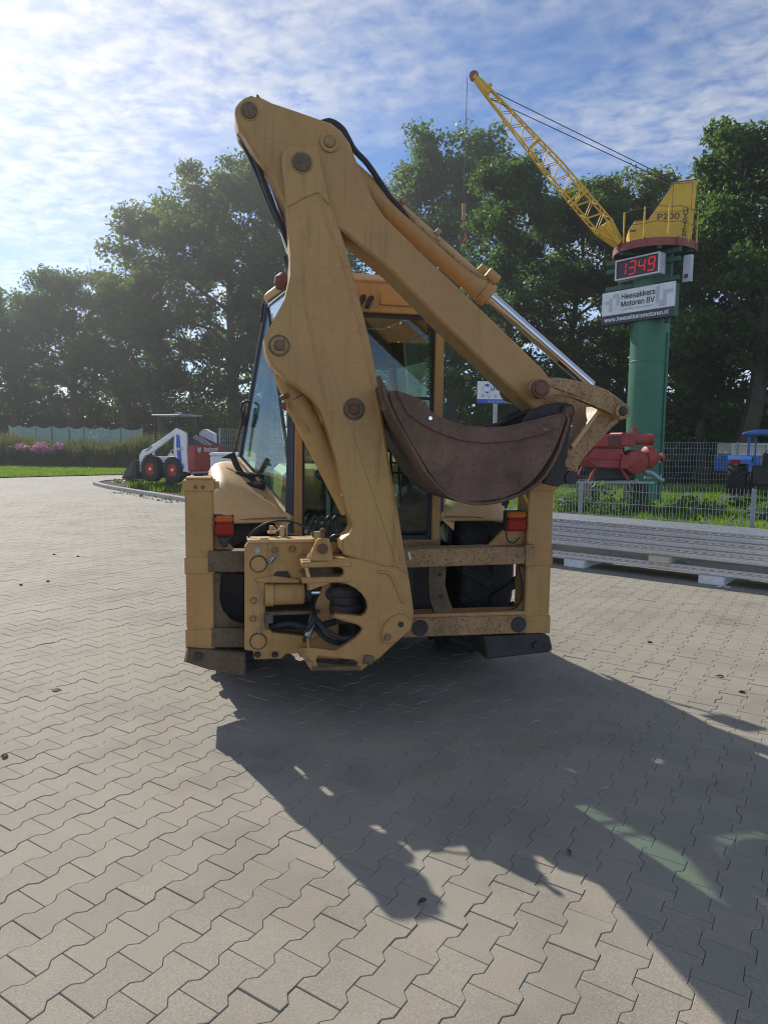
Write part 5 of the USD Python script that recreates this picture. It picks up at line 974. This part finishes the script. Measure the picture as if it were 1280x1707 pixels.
# ------------------------------------------------------------------ red pump engine on a skid, right
EYW = 16.6
def ez(py): return at_depth(1020, py, EYW)[2]
def ex(px): return at_depth(px, 740, EYW)[0]
E0 = ex(945)
En = thing('red_pump_engine', 'red engine-driven pump set on a skid among weeds behind the low fence', 'engine', (E0, EYW, .0), 6)
def e(px): return ex(px) - E0
obj('lower_housing', [plate([(e(966), ez(767)), (e(980), ez(748)), (e(1029), ez(748)), (e(1034), ez(762)), (e(1032), ez(781)), (e(983), ez(779))], -.42, .42, bevel=.03)], M['red'], En)
obj('housing_rib', box(e(968), e(1030), -.45, -.41, ez(765), ez(761), .01), M['red'], En)
obj('upper_cowl', [box(e(950), e(1030), -.36, .36, ez(746), ez(724), .03)], M['red'], En)
obj('cowl_end', [box(e(946), e(968), -.40, .40, ez(744), ez(707), .03)], M['redrim'], En)
obj('grille_frame', box(e(1005), e(1024), -.385, -.36, ez(744), ez(726), .005), M['redoxide'], En)
obj('grille_wire', [box(e(1006) + i * .045, e(1006) + i * .045 + .012, -.39, -.383, ez(743), ez(727)) for i in range(6)] + [box(e(1006), e(1023), -.391, -.384, ez(742) + i * .05, ez(742) + i * .05 + .01) for i in range(5)], M['grime'], En, smooth=False)
obj('side_tank', [box(e(1026), e(1051), -.40, .30, ez(744), ez(721), .03)], M['red'], En)
obj('silencer', [tube((e(1048), -.18, ez(732)), (e(1087), -.18, ez(732)), .125, 24), lathe([(.125, 0), (.14, 0), (.14, .04), (.125, .04)], 'x', 24).apply_translation((e(1082), -.18, ez(732)))], M['red'], En)
fc = np.array([e(1053), -.42, ez(769)])
obj('flywheel_cover', lathe([(0, -.05), (.16, -.05), (.25, -.02), (.27, -.02), (.28, .0), (.28, .34), (0, .34)], 'y', 36).apply_translation(fc), M['red'], En)
obj('cover_bolt', [tube(fc + [.255 * math.cos(a), -.035, .255 * math.sin(a)], fc + [.255 * math.cos(a), -.01, .255 * math.sin(a)], .014, 6) for a in np.arange(0, 6.28, .45)], M['redoxide'], En, smooth=False)
obj('cover_arm', plate([(e(1026), ez(756)), (e(1040), ez(761)), (e(1048), ez(766)), (e(1048), ez(774)), (e(1034), ez(781)), (e(1024), ez(780))], -.50, -.38, bevel=.02), M['red'], En)
pcn = np.array([e(1082), -.10, ez(762)])
obj('pump_body', [lathe([(0, -.22), (.12, -.22), (.18, -.12), (.26, -.06), (.26, .10), (.18, .16), (0, .16)], 'x', 32).apply_translation(pcn)], M['red'], En)
obj('pump_flange', [lathe([(.0, .16), (.17, .16), (.17, .21), (.07, .22), (.07, .34), (.12, .34), (.12, .39), (0, .39)], 'x', 24).apply_translation(pcn)], M['redoxide'], En)
obj('relief_valve', [tube((e(1057), -.1, ez(724)), (e(1057), -.1, ez(714)), .045, 12), tube((e(1057), -.1, ez(714)), (e(1057), -.1, ez(704)), .02, 8), tube((e(1053), -.1, ez(715)), (e(1061), -.1, ez(715)), .03, 10), tube((e(1063), -.1, ez(724)), (e(1063), -.1, ez(712)), .02, 8)], M['redoxide'], En)
obj('outlet_pipe', [pipe(smoothpath([(e(1072), -.3, ez(785)), (e(1085), -.32, ez(788)), (e(1096), -.34, ez(796)), (e(1104), -.34, ez(800))]), .05, 10), tube((e(1074), -.25, ez(795)), (e(1108), -.25, ez(799)), .03, 8), tube((e(1101), -.3, ez(797)), (e(1101), -.3, ez(789)), .02, 8)], M['galv'], En)
for px0, px1 in ((984, 974), (1028, 1044)):
    for y in (-.38, .38): obj('skid_leg', tube((e(px0), y, ez(780)), (e(px1), y, ez(802)), .035, 8), M['red'], En)
obj('skid_rail', [box(e(948), e(1086), s * .40 - .03, s * .40 + .03, ez(805), ez(801), .01) for s in (-1, 1)][0:1], M['galv'], En); obj('skid_rail', box(e(948), e(1086), .37, .43, ez(805), ez(801), .01), M['galv'], En)
obj('engine_block', [box(e(990), e(1060), -.25, .25, ez(800), ez(775), .04)], M['grime'], En)
for px in (984, 1068): obj('support_trestle', [box(e(px) - .10, e(px) + .10, -.45, .45, .05, ez(805), .01)], M['black'], En)

# ------------------------------------------------------------------ blue tractor at the right edge (rear towards the yard; x right, y forward)
ty = 20.0; tc = at_depth(1283, 790, ty)
T = thing('blue_tractor', 'small blue tractor with a roof, partly cut off by the right picture edge', 'tractor', (tc[0], ty, .0), -30)
for s in (-1, 1):
    w = thing('rear_wheel', parent=T, loc=(s * .82, .1, .60))
    obj('tyre', lathe([(.28, -.23), (.34, -.24), (.52, -.23), (.565, -.15), (.575, 0), (.565, .15), (.52, .23), (.34, .24), (.28, .23)], 'x', 36), M['rubber'], w, smooth=40)
    obj('rim', lathe([(0, -.02), (.2, -.02), (.28, .12), (.285, -.12), (.2, .02), (0, .02)], 'x', 24), M['offwhite'], w)
    lugs = []
    for k in range(16):
        for s2 in (-1, 1):
            q = box(0, .24, -.03, .03, .54, .615, .006); q.vertices[:, 1] += q.vertices[:, 0] * .8; q.vertices[:, 0] *= s2; q.apply_transform(trimesh.transformations.rotation_matrix((k + (.5 if s2 > 0 else 0)) * math.pi / 8, (1, 0, 0))); lugs.append(q)
    obj('tread_lug', lugs, M['rubber'], w, smooth=False)
    fn = obj('mudguard', [plate([(-.55, 1.14), (-.5, 1.26), (-.3, 1.36), (.3, 1.36), (.55, 1.2), (.55, 1.17), (.3, 1.32), (-.3, 1.32), (-.47, 1.22), (-.52, 1.14)], s * .46, s * 1.06, axis='x', bevel=.006)], M['blue'], T)
    obj('tail_lamp', box(s * .72, s * .98, -.60, -.55, 1.14, 1.25, .008), M['red_lens'], fn)
    obj('roof_post', box(s * .56 - .035, s * .56 + .035, -.28, -.20, 1.0, 1.98, .006), M['blue'], T)
    obj('front_post', box(s * .44 - .025, s * .44 + .025, .85, .91, .9, 1.98, .006), M['blue'], T)
    f = thing('front_wheel', parent=T, loc=(s * .55, 1.6, .36)); obj('tyre', lathe([(.18, -.1), (.3, -.11), (.36, -.06), (.36, .06), (.3, .11), (.18, .1)], 'x', 28), M['rubber'], f); obj('rim', lathe([(0, .04), (.16, .05), (.18, .1), (.18, -.1), (0, -.05)], 'x', 20), M['offwhite'], f)
obj('roof', [plate([(-.74, 1.95), (-.70, 2.01), (-.4, 2.09), (.4, 2.09), (.70, 2.01), (.74, 1.95)], -.65, 1.05, bevel=.03, rnd=.01)], M['blue'], T)
obj('chassis', [box(-.28, .28, -.35, 1.9, .40, .95, .03), box(-.44, .44, -.45, -.1, .55, 1.1, .04)], M['grime'], T)
obj('hood', [box(-.27, .27, .95, 2.05, .85, 1.32, .06)], M['blue'], T)
obj('seat', [box(-.22, .22, .0, .45, 1.0, 1.10, .03), box(-.22, .22, -.08, .02, 1.05, 1.45, .03)], M['seat'], T)
obj('steering_wheel', moved(trimesh.creation.torus(.17, .014, 20, 6), (0, .72, 1.45), rx=-.5), M['black'], T)
tr = at_depth(1240, 740, 24.5)
Tb = thing('blue_trailer_box', 'blue box body with pale framed panels standing behind the blue tractor', 'trailer', (tr[0] + .6, 24.5, 0), 4)
obj('body', box(-1.15, 1.6, -.2, .9, .75, 1.35, .02), M['blue'], Tb); obj('upper_panel', box(-1.1, 1.55, -.16, .86, 1.36, 1.72, .01), M['wood'], Tb)
for z in (1.35, 1.71): obj('pale_frame', box(-1.15, 1.6, -.22, -.165, z - .02, z + .02, .004), M['white'], Tb)
for x in (-1.13, .1, 1.58): obj('pale_frame', box(x - .02, x + .02, -.215, -.165, 1.372, 1.688, .004), M['white'], Tb)
for s in (-.4, .8): obj('wheel', moved(lathe([(0, -.1), (.2, -.1), (.36, -.11), (.38, 0), (.36, .11), (.2, .1), (0, .1)], 'y', 28), (s, .2, .38)), M['rubber'], Tb)
obj('axle_frame', box(-1, 1.4, -.1, .8, .6, .74), M['grime'], Tb)
for i, (px, py, Y, w, h, lab) in enumerate([(1012, 850, 15.2, .9, .75, 'weed clump in front of the red pump, beside the left fence post'), (1045, 850, 15.6, 1.0, .55, 'low weed clump below the flywheel of the red pump'), (1125, 850, 15.2, 1.6, .65, 'broad weed clump between the red pump and the tractor'), (1165, 850, 15.5, 1.3, .45, 'low broad-leaved weeds left of the blue tractor'),
        (935, 850, 15.2, 1.2, .5, 'weeds just right of the machine behind the low fence'), (1225, 850, 16.5, 1.1, .4, 'low weeds in front of the tractor wheel'), (1275, 850, 14.0, .8, .5, 'weeds at the right edge before the tractor'), (975, 850, 15.6, .7, .85, 'tall weed stalks at the left end of the red pump')]):
    bush(px, py, Y, w, h, 400 + 3 * i, 420, lab, m='weed', leaf=.05, name='weed_clump', cat='weeds', z=.07, group='weeds behind the low fence')
for i, (px, lab) in enumerate(((212, 'small weed at the left tip of the kerbed island'), (232, 'tallest weed on the kerbed island left of the loader bucket'))):
    q = at_ground(px, 808); bush(px, 808, q[1], .5, .5, 460 + i, 160, lab, m='weed', leaf=.05, name='weed_clump', cat='weeds', z=.07)
q = [at_ground(x, y) for x, y in ((200, 822), (225, 824), (250, 829), (275, 834), (295, 838))]
lp_ = scatter(LineString([(a[0], a[1]) for a in q]).buffer(.28), 260, 71, .004); obj('fallen_leaves', blades(lp_, .03, .05, 72, lean=1.4), M['litter'], smooth=False, label='dry fallen leaves lying along the kerb of the island', category='leaves', kind='stuff')

# ------------------------------------------------------------------ flower bed, netting, left background
bed = Polygon([(-33, 39.2), (-11.6, 37.7), (-11.2, 39.6), (-33, 41.2)])
pts = scatter(bed, 15000, 81, .03); hh = .7 + .45 * meshkit.noise(np.c_[pts[:, :2] * .6, np.zeros(len(pts))], 3)
obj('tall_dry_plants', blades(pts, 1.5, .045, 82, lean=.10, sz=hh), M['stalk'], smooth=False, label='dense bed of tall dry brown flower stalks along the lawn', category='flower bed', kind='stuff')
cen = scatter(bed, 420, 83, 0); cen[:, 2] = np.random.default_rng(84).uniform(.25, 1.1, len(cen))
obj('flower_bed_leaves', leaf_cloud(cen, np.full(len(cen), .45), np.full(len(cen), 26), .09, 85), M['leaf_dark'], smooth=False, label='dark green leaves between the dry stalks of the flower bed', category='leaves', kind='stuff')
for i, (px, py, r_, n, lab) in enumerate([(36, 744, .28, 60, 'small faded mauve flower clump near the left edge of the bed'), (68, 746, .45, 150, 'widest mauve flower clump in the bed'), (82, 750, .3, 70, 'lower mauve flowers right of the widest clump'), (98, 742, .25, 50, 'small pale mauve flower clump, rightmost in the bed')]):
    q = at_depth(px, py, 37.9); t = thing('flower_clump', lab, 'flowers', (q[0], 37.9, 0), group='mauve flowers in the bed')
    obj('blossoms', leaf_cloud(np.array([[0, 0, q[2]], [.3 * r_, .1, q[2] - .1], [-.5 * r_, 0, q[2] - .05]]), np.array([r_, r_ * .8, r_ * .7]), np.full(3, n), .05, 90 + i), M['petal'], t, smooth=False)
    obj('stems', limb_tubes([((.1 * k - .2, 0, 0), (.16 * k - .3, 0, q[2]), .012, .008) for k in range(5)]), M['weed'], t, smooth=False)
nA, nB = at_depth(14, 716, 42.5), at_depth(238, 722, 41.0); nl_ = np.linalg.norm((nB - nA)[:2])
Nt = thing('netting_fence', 'pale green netting strung on dark posts behind the flower bed', 'netting', (nA[0], nA[1], 0), math.degrees(math.atan2(nB[1] - nA[1], nB[0] - nA[0])))
ps = [0, .08, .21, .33, .46, .57, .70, .84, 1.0]
for f in ps: obj('post', tube((f * nl_, .03, 0), (f * nl_, .03, 2.38), .04, 6), M['grime'], Nt)
uu = np.linspace(0, 1, 97); sag = np.array([.16 * min((u - a) * (b - u) / ((b - a) / 2) ** 2 for a, b in zip(ps, ps[1:]) if a <= u <= b) for u in uu])
zt_ = 2.30 - .10 * uu - sag; bow = .05 * np.sin(uu * 60); v = np.vstack([np.c_[uu * nl_, bow, np.full(97, .5)], np.c_[uu * nl_, bow * .3, zt_], np.c_[uu * nl_, bow * .3 + .05, zt_ - .03], np.c_[uu * nl_, bow + .05, np.full(97, .45)]])
k = np.arange(96); obj('net', tm(v[:194], np.vstack([np.c_[k, k + 1, k + 98], np.c_[k, k + 98, k + 97]])), M['net'], Nt, smooth=True)
obj('head_rope', pipe(np.c_[uu * nl_, bow * .3, zt_ + .01], .018, 6), M['net'], Nt)
wire_fence('garden_fence', 'low dark garden fence at the left end of the flower bed', (-24.5, 37.2), (-20.6, 37.3), .1, 1.25, 2, .16, z=.03, rr_=.012, pitch=.35)

# ------------------------------------------------------------------ litter on the paving
def fallen(px, py, ln, lab, m, seed):
    q = at_ground(px, py); r = np.random.default_rng(seed); a = np.linspace(-1, 1, 7); top_ = np.c_[a * ln, .45 * ln * (1 - a ** 2), .004 + .010 * (1 - a ** 2) + .006 * a]; bot = np.c_[a * ln, -.45 * ln * (1 - a ** 2), .004 + .006 * (1 - a ** 2)]; mid = np.c_[a * ln, 0 * a, .003 + 0 * a + .002 * (a + 1)]
    V = np.vstack([top_, mid, bot]); f = []
    for i in range(6):
        for o in (0, 7): f += [(o + i, o + i + 1, o + i + 8), (o + i, o + i + 8, o + i + 7)]
    m_ = moved(tm(V, f), (q[0], q[1], .002), r.uniform(0, 6)); obj('fallen_leaf', m_, m, smooth=False, label=lab, category='leaf')
fallen(94, 1152, .035, 'curled pale dry leaf on the sunlit paving left of the machine', M['litter'], 1)
fallen(948, 1423, .022, 'dry leaf lying in the middle of the large shadow', M['litter'], 2)
fallen(703, 1507, .020, 'dark leaf in the rounded tip of the leg shadow', M['soil'], 3)
fallen(1199, 1129, .03, 'dark sliver of leaf on the sunlit paving at the right', M['soil'], 4)
fallen(8, 1262, .03, 'dark dry leaf on the paving at the left edge', M['soil'], 5)
for i, (px, py) in enumerate(((35, 976), (80, 970), (90, 925), (130, 928), (1083, 1072), (1236, 1155))):
    q = at_ground(px, py); s = trimesh.creation.icosphere(1, .014); s.apply_scale([1.4, 1, .7]); s.apply_translation((q[0], q[1], .006)); obj('pebble', s, M['soil'], smooth=False, label=('leftmost dark pebble on the far sunlit paving', 'dark pebble right of the leftmost one on the far paving', 'farther dark pebble on the sunlit paving at the left', 'dark pebble nearest the left leg, on the far paving', 'small dark pebble on the paving in front of the silver profiles', 'small dark pebble on the paving near the right edge')[i], category='pebble')

# ------------------------------------------------------------------ thin summer haze
air = mat('thin_haze', {"v": ("principled_volume", {"color": (.93, .96, 1.0), "density": .0009, "anisotropy": .62})}, surface=None, volume='v.volume')
obj('haze', box(-390, 390, -55, 690, -1.1, 24), air, smooth=False, kind='stuff')
